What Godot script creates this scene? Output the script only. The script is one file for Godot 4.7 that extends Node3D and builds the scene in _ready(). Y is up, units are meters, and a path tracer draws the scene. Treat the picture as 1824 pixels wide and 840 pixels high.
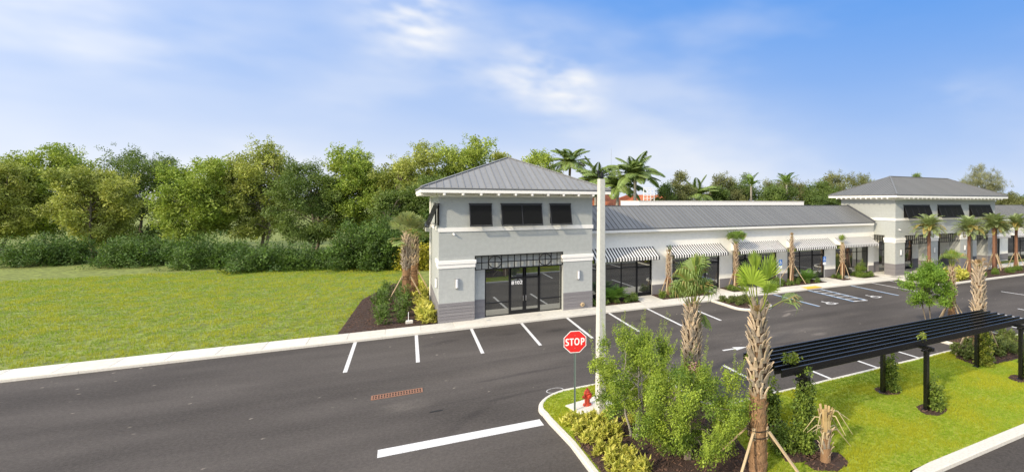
extends Node3D
# A small shopping plaza seen from above the parking lot: a square corner building, a row of shops
# with striped awnings, a long portico building, and the planted lawn with a pergola in front.
# x runs along the shop fronts, -z towards the shops, y up, metres.

var M := {}
var rng := RandomNumberGenerator.new()
var used := {}
var reliefs := {}
const TRI := Vector3(1, 1, 1)


# ------------------------------------------------------------------ mesh building
class MB:
	var v := PackedVector3Array()
	var n := PackedVector3Array()
	var c := PackedColorArray()
	var uv := PackedVector2Array()
	var col := Color.WHITE

	func put(p: Vector3, nn: Vector3, t := Vector2.ZERO) -> void:
		v.push_back(p)
		n.push_back(nn)
		c.push_back(col)
		uv.push_back(t)

	func tri(a: Vector3, b: Vector3, d: Vector3) -> void:  # counter-clockwise from outside
		var nn := (b - a).cross(d - a).normalized()
		put(a, nn, Vector2(a.x, a.z))
		put(d, nn, Vector2(d.x, d.z))
		put(b, nn, Vector2(b.x, b.z))

	func quad(a: Vector3, b: Vector3, d: Vector3, e: Vector3) -> void:
		tri(a, b, d)
		tri(a, d, e)

	func fan(p: Array) -> void:
		for i in range(1, p.size() - 1):
			tri(p[0], p[i], p[i + 1])

	func box(x0: float, x1: float, y0: float, y1: float, z0: float, z1: float) -> void:
		bx(Vector3((x0 + x1) / 2, (y0 + y1) / 2, (z0 + z1) / 2), Vector3(x1 - x0, y1 - y0, z1 - z0))

	func bx(at: Vector3, size: Vector3, b := Basis.IDENTITY) -> void:
		var h := size / 2
		var p := []
		for i in 8:
			p.append(at + b * Vector3(h.x if i & 1 else -h.x, h.y if i & 2 else -h.y, h.z if i & 4 else -h.z))
		for f in [[4, 5, 7, 6], [1, 0, 2, 3], [5, 1, 3, 7], [0, 4, 6, 2], [6, 7, 3, 2], [0, 1, 5, 4]]:
			quad(p[f[0]], p[f[1]], p[f[2]], p[f[3]])

	func cbox(at: Vector3, size: Vector3, k: float, b := Basis.IDENTITY) -> void:  # with chamfered edges
		var h := size / 2
		k = minf(k, minf(h.x, minf(h.y, h.z)) * 0.9)
		var f := func(sx: int, sy: int, sz: int, axis: int) -> Vector3:
			var q := Vector3(sx * (h.x - k), sy * (h.y - k), sz * (h.z - k))
			q[axis] += k * [sx, sy, sz][axis]
			return at + b * q
		for s in [-1, 1]:
			for axis in 3:
				var u := (axis + 1) % 3
				var w := (axis + 2) % 3
				var ring := []
				for k2 in [[-1, -1], [1, -1], [1, 1], [-1, 1]]:
					var sg := [0, 0, 0]
					sg[axis] = s
					sg[u] = k2[0]
					sg[w] = k2[1]
					ring.append(f.call(sg[0], sg[1], sg[2], axis))
				if s < 0:
					ring.reverse()
				quad(ring[0], ring[1], ring[2], ring[3])
		for axis in 3:
			var u := (axis + 1) % 3
			var w := (axis + 2) % 3
			for su in [-1, 1]:
				for sw in [-1, 1]:
					var q := []
					for e in [[-1, u], [1, u], [1, w], [-1, w]]:
						var sg := [0, 0, 0]
						sg[axis] = e[0]
						sg[u] = su
						sg[w] = sw
						q.append(f.call(sg[0], sg[1], sg[2], e[1]))
					if su * sw > 0:
						q.reverse()
					var out := Vector3.ZERO
					out[u] = su
					out[w] = sw
					if (q[1] - q[0]).cross(q[2] - q[0]).dot(b * out) < 0:
						q.reverse()
					quad(q[0], q[1], q[2], q[3])
		for sx in [-1, 1]:
			for sy in [-1, 1]:
				for sz in [-1, 1]:
					var q := [f.call(sx, sy, sz, 0), f.call(sx, sy, sz, 1), f.call(sx, sy, sz, 2)]
					if (q[1] - q[0]).cross(q[2] - q[0]).dot(b * Vector3(sx, sy, sz)) < 0:
						q.reverse()
					tri(q[0], q[1], q[2])

	func bar(a: Vector3, b: Vector3, w: float, h: float, up := Vector3.UP) -> void:  # a beam from a to b
		var d := (b - a).normalized()
		if absf(d.dot(up)) > 0.98:
			up = Vector3.RIGHT
		var s := d.cross(up).normalized()
		bx((a + b) / 2, Vector3(w, h, a.distance_to(b)), Basis(s, s.cross(-d).normalized(), -d))

	func tube(p: Array, r: Array, sides := 8, caps := true) -> void:
		var rings := []
		var side := Vector3.ZERO
		for i in p.size():
			var d: Vector3 = ((p[mini(i + 1, p.size() - 1)] as Vector3) - (p[maxi(i - 1, 0)] as Vector3)).normalized()
			if side == Vector3.ZERO:
				side = d.cross(Vector3.RIGHT if absf(d.x) < 0.9 else Vector3.FORWARD)
			side = (side - d * side.dot(d)).normalized()
			var up := d.cross(side)
			var ring := []
			for k in sides:
				var a := TAU * k / sides
				var o := side * cos(a) + up * sin(a)
				ring.append([(p[i] as Vector3) + o * float(r[i]), o])
			rings.append(ring)
		for i in p.size() - 1:
			for k in sides:
				var a: Array = rings[i][k]
				var b: Array = rings[i][(k + 1) % sides]
				var d: Array = rings[i + 1][(k + 1) % sides]
				var e: Array = rings[i + 1][k]
				for q in [a, d, b, a, e, d]:
					put(q[0], q[1], Vector2(float(k) / sides, q[0].y))
		if caps:
			for i in range(1, sides - 1):
				tri(rings[0][0][0], rings[0][i + 1][0], rings[0][i][0])
				var l := p.size() - 1
				tri(rings[l][0][0], rings[l][i][0], rings[l][i + 1][0])

	func lathe(prof: Array, at: Vector3, sides := 16, axis := Vector3.UP) -> void:  # [radius, height]
		var p := []
		var r := []
		for q in prof:
			p.append(at + axis * float(q[1]))
			r.append(maxf(float(q[0]), 0.0005))
		var s := axis.cross(Vector3.RIGHT if absf(axis.x) < 0.9 else Vector3.UP).normalized()
		var u := axis.cross(s)
		for i in p.size() - 1:
			for k in sides:
				var a0 := TAU * k / sides
				var a1 := TAU * (k + 1) / sides
				var o0 := s * cos(a0) + u * sin(a0)
				var o1 := s * cos(a1) + u * sin(a1)
				var slope := Vector2(r[i + 1] - r[i], (p[i + 1] - p[i]).dot(axis))
				var nn := slope.normalized()
				var q := [[p[i] + o0 * r[i], o0], [p[i] + o1 * r[i], o1], [p[i + 1] + o1 * r[i + 1], o1], [p[i + 1] + o0 * r[i + 1], o0]]
				for j in [0, 2, 1, 0, 3, 2]:
					put(q[j][0], (q[j][1] * nn.y - axis * nn.x).normalized(), Vector2(float(k) / sides, q[j][0].y))

	func prism(poly: PackedVector2Array, y0: float, y1: float, sides := true) -> void:  # poly in (x, z)
		var p := poly
		if Geometry2D.is_polygon_clockwise(p):
			p.reverse()
		var t := Geometry2D.triangulate_polygon(p)
		for i in range(0, t.size(), 3):
			var a := Vector3(p[t[i]].x, y1, p[t[i]].y)
			var b := Vector3(p[t[i + 1]].x, y1, p[t[i + 1]].y)
			var d := Vector3(p[t[i + 2]].x, y1, p[t[i + 2]].y)
			if (b - a).cross(d - a).y < 0:
				tri(a, d, b)
			else:
				tri(a, b, d)
		if sides:
			for i in p.size():
				var a := p[i]
				var b := p[(i + 1) % p.size()]
				var q := [Vector3(a.x, y0, a.y), Vector3(b.x, y0, b.y), Vector3(b.x, y1, b.y), Vector3(a.x, y1, a.y)]
				var mid := (a + b) / 2
				var o := Vector2((b - a).y, -(b - a).x).normalized() * 0.01
				if Geometry2D.is_point_in_polygon(mid + o, p):
					o = -o
				if (q[1] - q[0]).cross(q[2] - q[0]).dot(Vector3(o.x, 0, o.y)) < 0:
					q.reverse()
				quad(q[0], q[1], q[2], q[3])

	func into(m: ArrayMesh, mat: Material) -> ArrayMesh:
		if v.is_empty():
			return m
		var a := []
		a.resize(Mesh.ARRAY_MAX)
		a[Mesh.ARRAY_VERTEX] = v
		a[Mesh.ARRAY_NORMAL] = n
		a[Mesh.ARRAY_COLOR] = c
		a[Mesh.ARRAY_TEX_UV] = uv
		m.add_surface_from_arrays(Mesh.PRIMITIVE_TRIANGLES, a)
		m.surface_set_material(m.get_surface_count() - 1, mat)
		return m

	func done(mat: Material) -> ArrayMesh:
		return into(ArrayMesh.new(), mat)


# ------------------------------------------------------------------ naming and parenting
func numbered(called: String, parent: Node) -> String:
	var key := str(parent.get_instance_id()) + called
	var k: int = used.get(key, 0)
	used[key] = k + 1
	return called if k == 0 else "%s_%03d" % [called, k]


func part(called: String, mesh: Mesh, parent: Node, at := Transform3D.IDENTITY) -> MeshInstance3D:
	var o := MeshInstance3D.new()
	o.name = numbered(called, parent)
	o.mesh = mesh
	o.transform = at
	parent.add_child(o, true)
	return o


func thing(called: String, label: String, category: String, at := Vector3.ZERO, turn := 0.0, group := "") -> Node3D:
	var o := Node3D.new()
	o.name = numbered(called, self)
	add_child(o, true)
	o.position = at
	o.rotation.y = turn
	o.set_meta("label", label)
	o.set_meta("category", category)
	if group:
		o.set_meta("group", group)
	return o


func again(o: Node3D, called: String, label: String, at: Vector3, turn := 0.0, size := 1.0) -> Node3D:  # a copy with its parts
	var d: Node3D = o.duplicate()
	d.name = numbered(called, self)
	add_child(d, true)
	d.position = at
	d.rotation.y = turn
	d.scale = Vector3.ONE * size
	d.set_meta("label", label)
	return d


func structure(called: String) -> Node3D:
	var o := Node3D.new()
	o.name = numbered(called, self)
	add_child(o, true)
	o.set_meta("kind", "structure")
	return o


func ground_mesh(called: String, mesh: Mesh) -> MeshInstance3D:
	var o := part(called, mesh, self)
	o.set_meta("kind", "structure")
	return o


func boxm(mat: Material, x0: float, x1: float, y0: float, y1: float, z0: float, z1: float) -> ArrayMesh:
	var b := MB.new()
	b.box(x0, x1, y0, y1, z0, z1)
	return b.done(mat)


# ------------------------------------------------------------------ materials
func lin(r: float, g: float, b: float, a := 1.0) -> Color:
	var c := Color(r, g, b).linear_to_srgb()
	c.a = a
	return c


func plain(r: float, g: float, b: float, rough := 0.7, metal := 0.0) -> StandardMaterial3D:
	var m := StandardMaterial3D.new()
	m.albedo_color = lin(r, g, b)
	m.roughness = rough
	m.metallic = metal
	return m


func noise_tex(freq: float, lo: Color, hi: Color, octaves := 4, size := 512, sd := 1, normal := false, bump := 4.0) -> NoiseTexture2D:
	var f := FastNoiseLite.new()
	f.noise_type = FastNoiseLite.TYPE_SIMPLEX_SMOOTH
	f.frequency = freq
	f.fractal_octaves = octaves
	f.seed = sd
	var t := NoiseTexture2D.new()
	t.width = size
	t.height = size
	t.seamless = true
	t.noise = f
	if normal:
		t.as_normal_map = true
		t.bump_strength = bump
	else:
		var g := Gradient.new()
		g.set_color(0, lo)
		g.set_color(1, hi)
		t.color_ramp = g
	return t


# base colour varied by a noise that repeats every `metres`, with relief from a finer one
func surfaced(r: float, g: float, b: float, rough: float, spread: float, metres: float, bump := 3.0, freq := 0.02, relief_metres := 0.0, sd := 1) -> StandardMaterial3D:
	var m := plain(1, 1, 1, rough)
	m.albedo_color = Color.WHITE
	m.albedo_texture = noise_tex(freq, lin(r * (1 - spread), g * (1 - spread), b * (1 - spread)), lin(r * (1 + spread), g * (1 + spread), b * (1 + spread)), 5, 512, sd)
	m.uv1_triplanar = true
	m.uv1_world_triplanar = true
	m.uv1_scale = TRI / metres
	if bump > 0:
		m.normal_enabled = true
		if not reliefs.has(bump):
			reliefs[bump] = noise_tex(0.06, Color.BLACK, Color.WHITE, 4, 512, 7, true, bump)
		m.normal_texture = reliefs[bump]
	return m


func leafy(r: float, g: float, b: float, back := 0.5) -> StandardMaterial3D:
	var m := plain(r, g, b, 0.55)
	m.vertex_color_use_as_albedo = true
	m.cull_mode = BaseMaterial3D.CULL_DISABLED
	m.backlight_enabled = true
	m.backlight = lin(back, back, back * 0.6)
	return m


func make_materials() -> void:
	M.wall = surfaced(0.415, 0.435, 0.412, 0.85, 0.055, 2.3, 2.0, 0.012)
	M.pier = surfaced(0.44, 0.458, 0.435, 0.85, 0.07, 2.1, 2.0, 0.012, 0.0, 3)
	M.cream = surfaced(0.88, 0.865, 0.785, 0.85, 0.035, 2.6, 2.0, 0.012, 0.0, 4)
	M.white = surfaced(0.88, 0.865, 0.81, 0.7, 0.03, 1.7, 0.8, 0.015, 0.0, 5)
	M.base = surfaced(0.20, 0.19, 0.195, 0.8, 0.10, 1.3, 2.0, 0.02, 0.0, 6)
	M.base_b = surfaced(0.22, 0.21, 0.212, 0.8, 0.10, 1.1, 2.0, 0.02, 0.0, 16)
	M.soffit = plain(0.72, 0.70, 0.62, 0.8)
	M.roof = []
	for k in 3:
		var m := surfaced([0.235, 0.247, 0.225][k], [0.236, 0.248, 0.226][k], [0.228, 0.239, 0.219][k], 0.5, 0.06, 3.1, 0.35, 0.01, 0.0, 20 + k)
		m.metallic = 0.15
		M.roof.append(m)
	M.roof_far = []
	for k in 3:
		var m := surfaced([0.165, 0.175, 0.156][k], [0.168, 0.178, 0.159][k], [0.163, 0.172, 0.155][k], 0.5, 0.06, 3.1, 0.35, 0.01, 0.0, 25 + k)
		m.metallic = 0.15
		M.roof_far.append(m)
	M.roof_trim = plain(0.10, 0.105, 0.115, 0.45, 0.3)
	M.bronze = plain(0.012, 0.012, 0.013, 0.4, 0.3)
	M.shutter = plain(0.011, 0.0115, 0.012, 0.55)
	M.shutter_frame = plain(0.03, 0.03, 0.031, 0.5, 0.2)
	M.silver = plain(0.55, 0.55, 0.55, 0.35, 0.8)
	# coated, tinted shop glass: mostly mirror, a little see-through
	var g := plain(0.33, 0.34, 0.33, 0.0, 0.9)
	g.transparency = BaseMaterial3D.TRANSPARENCY_ALPHA
	g.albedo_color.a = 0.2
	M.glass = g
	M.lamp = plain(0.85, 0.86, 0.86, 0.4)
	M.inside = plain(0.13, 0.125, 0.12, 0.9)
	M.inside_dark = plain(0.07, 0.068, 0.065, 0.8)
	M.inside_floor = surfaced(0.42, 0.36, 0.26, 0.5, 0.1, 2.0, 0.0)
	M.concrete = []
	for k in 4:
		M.concrete.append(surfaced([0.66, 0.63, 0.68, 0.61][k], [0.63, 0.595, 0.645, 0.585][k], [0.55, 0.515, 0.56, 0.51][k], 0.9, 0.10, 1.9 + 0.3 * k, 2.5, 0.012, 0.0, 30 + k))
	M.kerb = surfaced(0.63, 0.60, 0.52, 0.9, 0.12, 1.4, 3.0, 0.02, 0.0, 40)
	M.grey_slab = surfaced(0.15, 0.14, 0.122, 0.9, 0.12, 1.6, 3.0, 0.015, 0.0, 41)
	M.pole = surfaced(0.62, 0.605, 0.55, 0.85, 0.10, 1.5, 2.0, 0.02, 0.0, 42)
	M.mulch = surfaced(0.075, 0.043, 0.03, 0.95, 0.75, 0.55, 12.0, 0.05, 0.0, 43)
	M.chip = plain(1, 1, 1, 0.95)
	M.chip.vertex_color_use_as_albedo = true
	M.lawn = surfaced(0.29, 0.335, 0.028, 0.95, 0.25, 2.7, 6.0, 0.02, 0.0, 44)
	M.land = surfaced(0.19, 0.225, 0.045, 0.95, 0.45, 11.0, 4.0, 0.02, 0.0, 45)
	M.blade = leafy(1, 1, 1, 0.5)
	M.leaf = leafy(1, 1, 1, 0.55)
	M.bark = surfaced(0.20, 0.165, 0.125, 0.95, 0.35, 0.9, 8.0, 0.04, 0.0, 46)
	M.palm_bark = surfaced(0.34, 0.20, 0.105, 0.95, 0.5, 0.45, 12.0, 0.05, 0.0, 47)
	M.date_bark = surfaced(0.27, 0.135, 0.08, 0.95, 0.45, 0.35, 12.0, 0.05, 0.0, 57)
	M.fibre = surfaced(0.20, 0.125, 0.07, 0.95, 0.5, 0.4, 12.0, 0.05, 0.0, 56)
	M.grey_bark = surfaced(0.36, 0.33, 0.28, 0.95, 0.25, 0.8, 6.0, 0.04, 0.0, 48)
	M.boot = plain(1, 1, 1, 0.85)
	M.boot.vertex_color_use_as_albedo = true
	M.lumber = surfaced(0.50, 0.38, 0.23, 0.85, 0.18, 0.6, 3.0, 0.03, 0.0, 49)
	M.paint = surfaced(0.74, 0.735, 0.71, 0.75, 0.20, 0.9, 3.0, 0.03, 0.0, 50)
	var worn := noise_tex(0.035, Color.BLACK, Color.WHITE, 5, 512, 50)
	worn.color_ramp.set_color(0, lin(0.16, 0.15, 0.14))
	worn.color_ramp.set_color(1, lin(0.80, 0.79, 0.77))
	worn.color_ramp.add_point(0.22, lin(0.30, 0.29, 0.275))
	worn.color_ramp.add_point(0.33, lin(0.66, 0.655, 0.63))
	M.paint.albedo_texture = worn
	M.blue_paint = surfaced(0.13, 0.30, 0.52, 0.7, 0.12, 0.7, 3.0, 0.05, 0.0, 51)
	M.yellow = surfaced(0.75, 0.46, 0.06, 0.7, 0.1, 0.7, 3.0, 0.05, 0.0, 52)
	M.red = plain(0.70, 0.022, 0.02, 0.45)
	M.hydrant = surfaced(0.55, 0.06, 0.025, 0.5, 0.2, 0.4, 1.5, 0.03, 0.0, 53)
	M.sign_white = plain(0.85, 0.85, 0.84, 0.5)
	M.sign_blue = plain(0.03, 0.16, 0.50, 0.5)
	M.post = plain(0.20, 0.26, 0.235, 0.5, 0.3)
	M.galvanised = plain(0.45, 0.46, 0.46, 0.5, 0.5)
	M.pergola = plain(0.005, 0.005, 0.0055, 0.27)
	M.pergola.metallic_specular = 0.62
	M.rust = surfaced(0.30, 0.15, 0.09, 0.85, 0.3, 0.5, 4.0, 0.05, 0.0, 54)
	M.dark = plain(0.01, 0.01, 0.01, 0.9)
	M.black_stripe = plain(0.02, 0.02, 0.022, 0.85)
	M.white_stripe = plain(0.80, 0.79, 0.75, 0.85)
	M.tile = surfaced(0.50, 0.17, 0.075, 0.85, 0.25, 1.3, 3.0, 0.04, 0.0, 55)
	M.house = plain(0.6, 0.55, 0.45, 0.9)


# ------------------------------------------------------------------ buildings
# a wall in the plane z (thickness t behind it) or x, cut by rectangular openings [u0, u1, y0, y1]
func wall(mat: Material, u0: float, u1: float, y0: float, y1: float, at: float, t: float, holes := [], along_x := true) -> ArrayMesh:
	var us := [u0, u1]
	var ys := [y0, y1]
	for h in holes:
		for k in 2:
			us.append(clampf(h[k], u0, u1))
			ys.append(clampf(h[k + 2], y0, y1))
	us.sort()
	ys.sort()
	var b := MB.new()
	for j in ys.size() - 1:
		if ys[j + 1] - ys[j] < 0.001:
			continue
		var start := -1
		for i in us.size():
			var solid := i < us.size() - 1
			if solid and us[i + 1] - us[i] > 0.0005:
				for h in holes:
					if (us[i] + us[i + 1]) / 2 > h[0] and (us[i] + us[i + 1]) / 2 < h[1] and (ys[j] + ys[j + 1]) / 2 > h[2] and (ys[j] + ys[j + 1]) / 2 < h[3]:
						solid = false
			if solid and start < 0:
				start = i
			elif not solid and start >= 0:
				if us[i] - us[start] > 0.001:
					if along_x:
						b.box(us[start], us[i], ys[j], ys[j + 1], at - t, at)
					else:
						b.box(at, at + t, ys[j], ys[j + 1], us[start], us[i])
				start = -1
	return b.done(mat)


# horizontal lap boards on a wall foot, each a piece of its own; facing +z (from u0 to u1 in x) or -x (in z)
func lap_boards(parent: Node, u0: float, u1: float, y0: float, y1: float, at: float, along_x := true, rows := 6) -> void:
	var h := (y1 - y0) / rows
	for k in rows:
		var b := MB.new()
		var ya := y0 + k * h
		var yb := ya + h - 0.012
		var lo := 0.036
		var hi := 0.014
		if along_x:
			var p := [Vector3(u0, ya, at + lo), Vector3(u1, ya, at + lo), Vector3(u1, yb, at + hi), Vector3(u0, yb, at + hi)]
			b.quad(p[0], p[1], p[2], p[3])
			b.quad(Vector3(u0, ya, at), Vector3(u1, ya, at), p[1], p[0])
			b.quad(p[3], p[2], Vector3(u1, yb, at), Vector3(u0, yb, at))
			b.quad(Vector3(u0, ya, at), p[0], p[3], Vector3(u0, yb, at))
			b.quad(p[1], Vector3(u1, ya, at), Vector3(u1, yb, at), p[2])
		else:
			var p := [Vector3(at - lo, ya, u0), Vector3(at - lo, ya, u1), Vector3(at - hi, yb, u1), Vector3(at - hi, yb, u0)]
			b.quad(p[0], p[1], p[2], p[3])
			b.quad(Vector3(at, ya, u0), Vector3(at, ya, u1), p[1], p[0])
			b.quad(p[3], p[2], Vector3(at, yb, u1), Vector3(at, yb, u0))
			b.quad(p[1], Vector3(at, ya, u1), Vector3(at, yb, u1), p[2])
			b.quad(Vector3(at, ya, u0), p[0], p[3], Vector3(at, yb, u0))
		part("siding_board", b.done(M.base if k % 2 else M.base_b), parent)


# one slope of standing-seam roof: eave from a along e (length `run`), rising inwards along u; hips cut 45 degrees
func roof_slope(parent: Node, a: Vector3, e: Vector3, u: Vector3, run: float, most: float, rise: float, width: float, hip0 := true, hip1 := true, mats: Array = [], called := "roof_panel", joined := false) -> void:
	var top := func(s: float) -> float:
		return minf(most, minf(s if hip0 else most, (run - s) if hip1 else most))
	var nn := (u * 1.0 + Vector3.UP * rise)
	var up := Vector3.UP
	var count := int(round(run / width))
	var w := run / count
	var all := MB.new()
	for k in count:
		var s0 := k * w
		var s1 := s0 + w
		var cuts := [s0]
		for q in [run / 2, most, run - most]:
			if q > s0 + 0.001 and q < s1 - 0.001 and not cuts.has(q):
				cuts.append(q)
		cuts.sort()
		cuts.append(s1)
		var lift := up * 0.012
		var b := all if joined else MB.new()
		var p := [a + e * s0 + lift, a + e * s1 + lift]
		for i in range(cuts.size() - 1, -1, -1):
			var t: float = top.call(cuts[i])
			if t > 0.002:
				p.append(a + e * cuts[i] + nn * t + lift)
		if p.size() >= 3:
			if (p[1] - p[0]).cross(p[2] - p[0]).y < 0:
				p.reverse()
			b.fan(p)
		# the front lip, turned down over the gutter
		b.quad(a + e * s0 - up * 0.03 - u * 0.02, a + e * s1 - up * 0.03 - u * 0.02, a + e * s1 + lift, a + e * s0 + lift)
		var t0: float = top.call(s0 + 0.02)
		if t0 > 0.06:
			b.bar(a + e * (s0 + 0.02) + up * 0.032, a + e * (s0 + 0.02) + nn * (t0 - 0.03) + up * 0.032, 0.024, 0.05, nn.cross(e).normalized() if nn.cross(e).y > 0 else -nn.cross(e).normalized())
		if not joined:
			part(called, b.done(mats[(k * 7 + k / 3) % mats.size()]), parent)
	if joined:
		part(called, all.done(mats[0]), parent)


# hipped roof over the wall rectangle with its overhang, soffit, fascia and rafter ends
func hipped_eave(parent: Node3D, x0: float, x1: float, z0: float, z1: float, yw: float, over: float, rise: float, brackets := 1.13, metal: Array = M.roof) -> void:
	var ex0 := x0 - over
	var ex1 := x1 + over
	var ez0 := z0 - over
	var ez1 := z1 + over
	var ye := yw + 0.42
	var b := MB.new()  # frieze round the wall head, a hand's breadth proud
	b.box(x0 - 0.05, x1 + 0.05, yw - 0.16, yw + 0.1, z1, z1 + 0.05)
	b.box(x0 - 0.05, x1 + 0.05, yw - 0.16, yw + 0.1, z0 - 0.05, z0)
	b.box(x0 - 0.05, x0, yw - 0.16, yw + 0.1, z0, z1)
	b.box(x1, x1 + 0.05, yw - 0.16, yw + 0.1, z0, z1)
	part("frieze", b.done(M.white), parent)
	part("soffit", boxm(M.soffit, ex0 + 0.03, ex1 - 0.03, yw + 0.1, yw + 0.16, ez0 + 0.03, ez1 - 0.03), parent)
	b = MB.new()
	b.box(ex0, ex1, yw + 0.09, ye - 0.10, ez1 - 0.03, ez1)
	b.box(ex0, ex1, yw + 0.09, ye - 0.10, ez0, ez0 + 0.03)
	b.box(ex0, ex0 + 0.03, yw + 0.09, ye - 0.10, ez0 + 0.03, ez1 - 0.03)
	b.box(ex1 - 0.03, ex1, yw + 0.09, ye - 0.10, ez0 + 0.03, ez1 - 0.03)
	part("fascia", b.done(M.white), parent)
	b = MB.new()
	b.box(ex0 - 0.03, ex1 + 0.03, ye - 0.10, ye - 0.035, ez1 - 0.06, ez1 + 0.03)
	b.box(ex0 - 0.03, ex1 + 0.03, ye - 0.10, ye - 0.035, ez0 - 0.03, ez0 + 0.06)
	b.box(ex0 - 0.03, ex0 + 0.06, ye - 0.10, ye - 0.035, ez0 + 0.06, ez1 - 0.06)
	b.box(ex1 - 0.06, ex1 + 0.03, ye - 0.10, ye - 0.035, ez0 + 0.06, ez1 - 0.06)
	part("drip_edge", b.done(M.roof_trim), parent)
	var bm := MB.new()
	bm.cbox(Vector3(0, 0, 0), Vector3(0.15, 0.17, over - 0.14), 0.02)
	var mesh := bm.done(M.white)
	var n := int((x1 - x0) / brackets)
	for k in n + 1:
		part("rafter_end", mesh, parent, Transform3D(Basis.IDENTITY, Vector3(lerpf(x0 + 0.25, x1 - 0.25, float(k) / n), yw + 0.012, z1 + over / 2 + 0.05)))
	n = int((z1 - z0) / brackets)
	for k in n + 1:
		part("rafter_end", mesh, parent, Transform3D(Basis(Vector3.UP, PI / 2), Vector3(x0 - over / 2 - 0.05, yw + 0.012, lerpf(z0 + 0.25, z1 - 0.25, float(k) / n))))
	var half := minf(ex1 - ex0, ez1 - ez0) / 2
	var ys := Vector3(0, ye, 0)
	roof_slope(parent, Vector3(ex0, ye, ez1), Vector3.RIGHT, Vector3.FORWARD, ex1 - ex0, half, rise, 0.41, true, true, metal)
	roof_slope(parent, Vector3(ex1, ye, ez0), Vector3.LEFT, Vector3.BACK, ex1 - ex0, half, rise, 0.41, true, true, metal)
	roof_slope(parent, Vector3(ex0, ye, ez0), Vector3.BACK, Vector3.RIGHT, ez1 - ez0, half, rise, 0.41, true, true, metal)
	roof_slope(parent, Vector3(ex1, ye, ez1), Vector3.FORWARD, Vector3.LEFT, ez1 - ez0, half, rise, 0.41, true, true, metal)
	var r0 := Vector3(ex0 + half, ye + half * rise + 0.05, ez1 - half)
	var r1 := Vector3(ex1 - half, ye + half * rise + 0.05, ez0 + half)
	for q in [[Vector3(ex0, ye + 0.05, ez1), r0], [Vector3(ex0, ye + 0.05, ez0), Vector3(r0.x, r0.y, r1.z)], [Vector3(ex1, ye + 0.05, ez1), Vector3(r1.x, r0.y, r0.z)], [Vector3(ex1, ye + 0.05, ez0), r1]]:
		b = MB.new()
		b.bar(q[0], q[1], 0.16, 0.045)
		part("hip_cap", b.done(metal[1]), parent)
	if r0.distance_to(r1) > 0.3:
		b = MB.new()
		b.bar(r0 + Vector3(-0.1, 0, 0), Vector3(r1.x + 0.1, r0.y, r0.z), 0.2, 0.05)
		part("ridge_cap", b.done(metal[1]), parent)


# glazed shop front in the plane z (facing +z); doors [x0, x1]; posts between panes
func shop_front(parent: Node3D, x0: float, x1: float, y0: float, y1: float, z: float, posts: Array, doors: Array, rails: Array, transom := 0.0, turn := 0.0) -> void:
	# built in its own axes, x from 0 to the width
	var at := Transform3D(Basis(Vector3.UP, turn), Vector3(x0, 0, z))
	var w := x1 - x0
	var frame := MB.new()
	frame.box(0, w, y1 - 0.07, y1, -0.06, 0.06)
	frame.box(0, 0.07, y0, y1 - 0.07, -0.06, 0.06)
	frame.box(w - 0.07, w, y0, y1 - 0.07, -0.06, 0.06)
	frame.box(0.07, w - 0.07, y0, y0 + 0.06, -0.058, 0.058)
	var f := part("window_frame", frame.done(M.bronze), parent, at)
	var xs := [0.0]
	for p in posts:
		xs.append(p - x0)
	xs.append(w)
	for i in range(1, xs.size() - 1):
		part("mullion", boxm(M.bronze, xs[i] - 0.035, xs[i] + 0.035, y0 + 0.06, y1 - 0.07, -0.055, 0.055), f)
	for i in xs.size() - 1:
		var a: float = xs[i] + (0.07 if i == 0 else 0.035)
		var b: float = xs[i + 1] - (0.07 if i == xs.size() - 2 else 0.035)
		var is_door := false
		for d in doors:
			if (a + b) / 2 > d[0] - x0 and (a + b) / 2 < d[1] - x0:
				is_door = true
		var levels := [y0 + 0.06]
		if is_door:
			levels.append(transom if transom > 0 else y1 - 0.07)
		else:
			levels.append_array(rails)
		if levels[-1] < y1 - 0.08:
			levels.append(y1 - 0.07)
		for k in levels.size() - 1:
			var lo: float = levels[k]
			var hi: float = levels[k + 1]
			if k > 0:
				part("rail", boxm(M.bronze, a, b, lo - 0.03, lo + 0.03, -0.05, 0.05), f)
				lo += 0.03
			if k < levels.size() - 2:
				hi -= 0.03
			if is_door and k == 0:
				var leaf := MB.new()
				leaf.box(a, a + 0.09, lo, hi, -0.03, 0.03)
				leaf.box(b - 0.09, b, lo, hi, -0.03, 0.03)
				leaf.box(a + 0.09, b - 0.09, hi - 0.10, hi, -0.03, 0.03)
				leaf.box(a + 0.09, b - 0.09, lo, lo + 0.22, -0.03, 0.03)
				var door := part("door", leaf.done(M.bronze), f)
				var hm := MB.new()
				var hx: float = b - 0.06 if i % 2 else a + 0.06
				hm.tube([Vector3(hx, lo + 0.85, 0.03), Vector3(hx, lo + 0.85, 0.09), Vector3(hx, lo + 1.2, 0.09), Vector3(hx, lo + 1.2, 0.03)], [0.014, 0.014, 0.014, 0.014], 6)
				part("handle", hm.done(M.silver), f)
				a += 0.09
				b -= 0.09
				lo += 0.22
				hi -= 0.10
			var pane := MB.new()
			pane.quad(Vector3(a, lo, 0.004), Vector3(b, lo, 0.004), Vector3(b, hi, 0.004), Vector3(a, hi, 0.004))
			pane.quad(Vector3(b, lo, -0.004), Vector3(a, lo, -0.004), Vector3(a, hi, -0.004), Vector3(b, hi, -0.004))
			part("pane", pane.done(M.glass), f)


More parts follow.
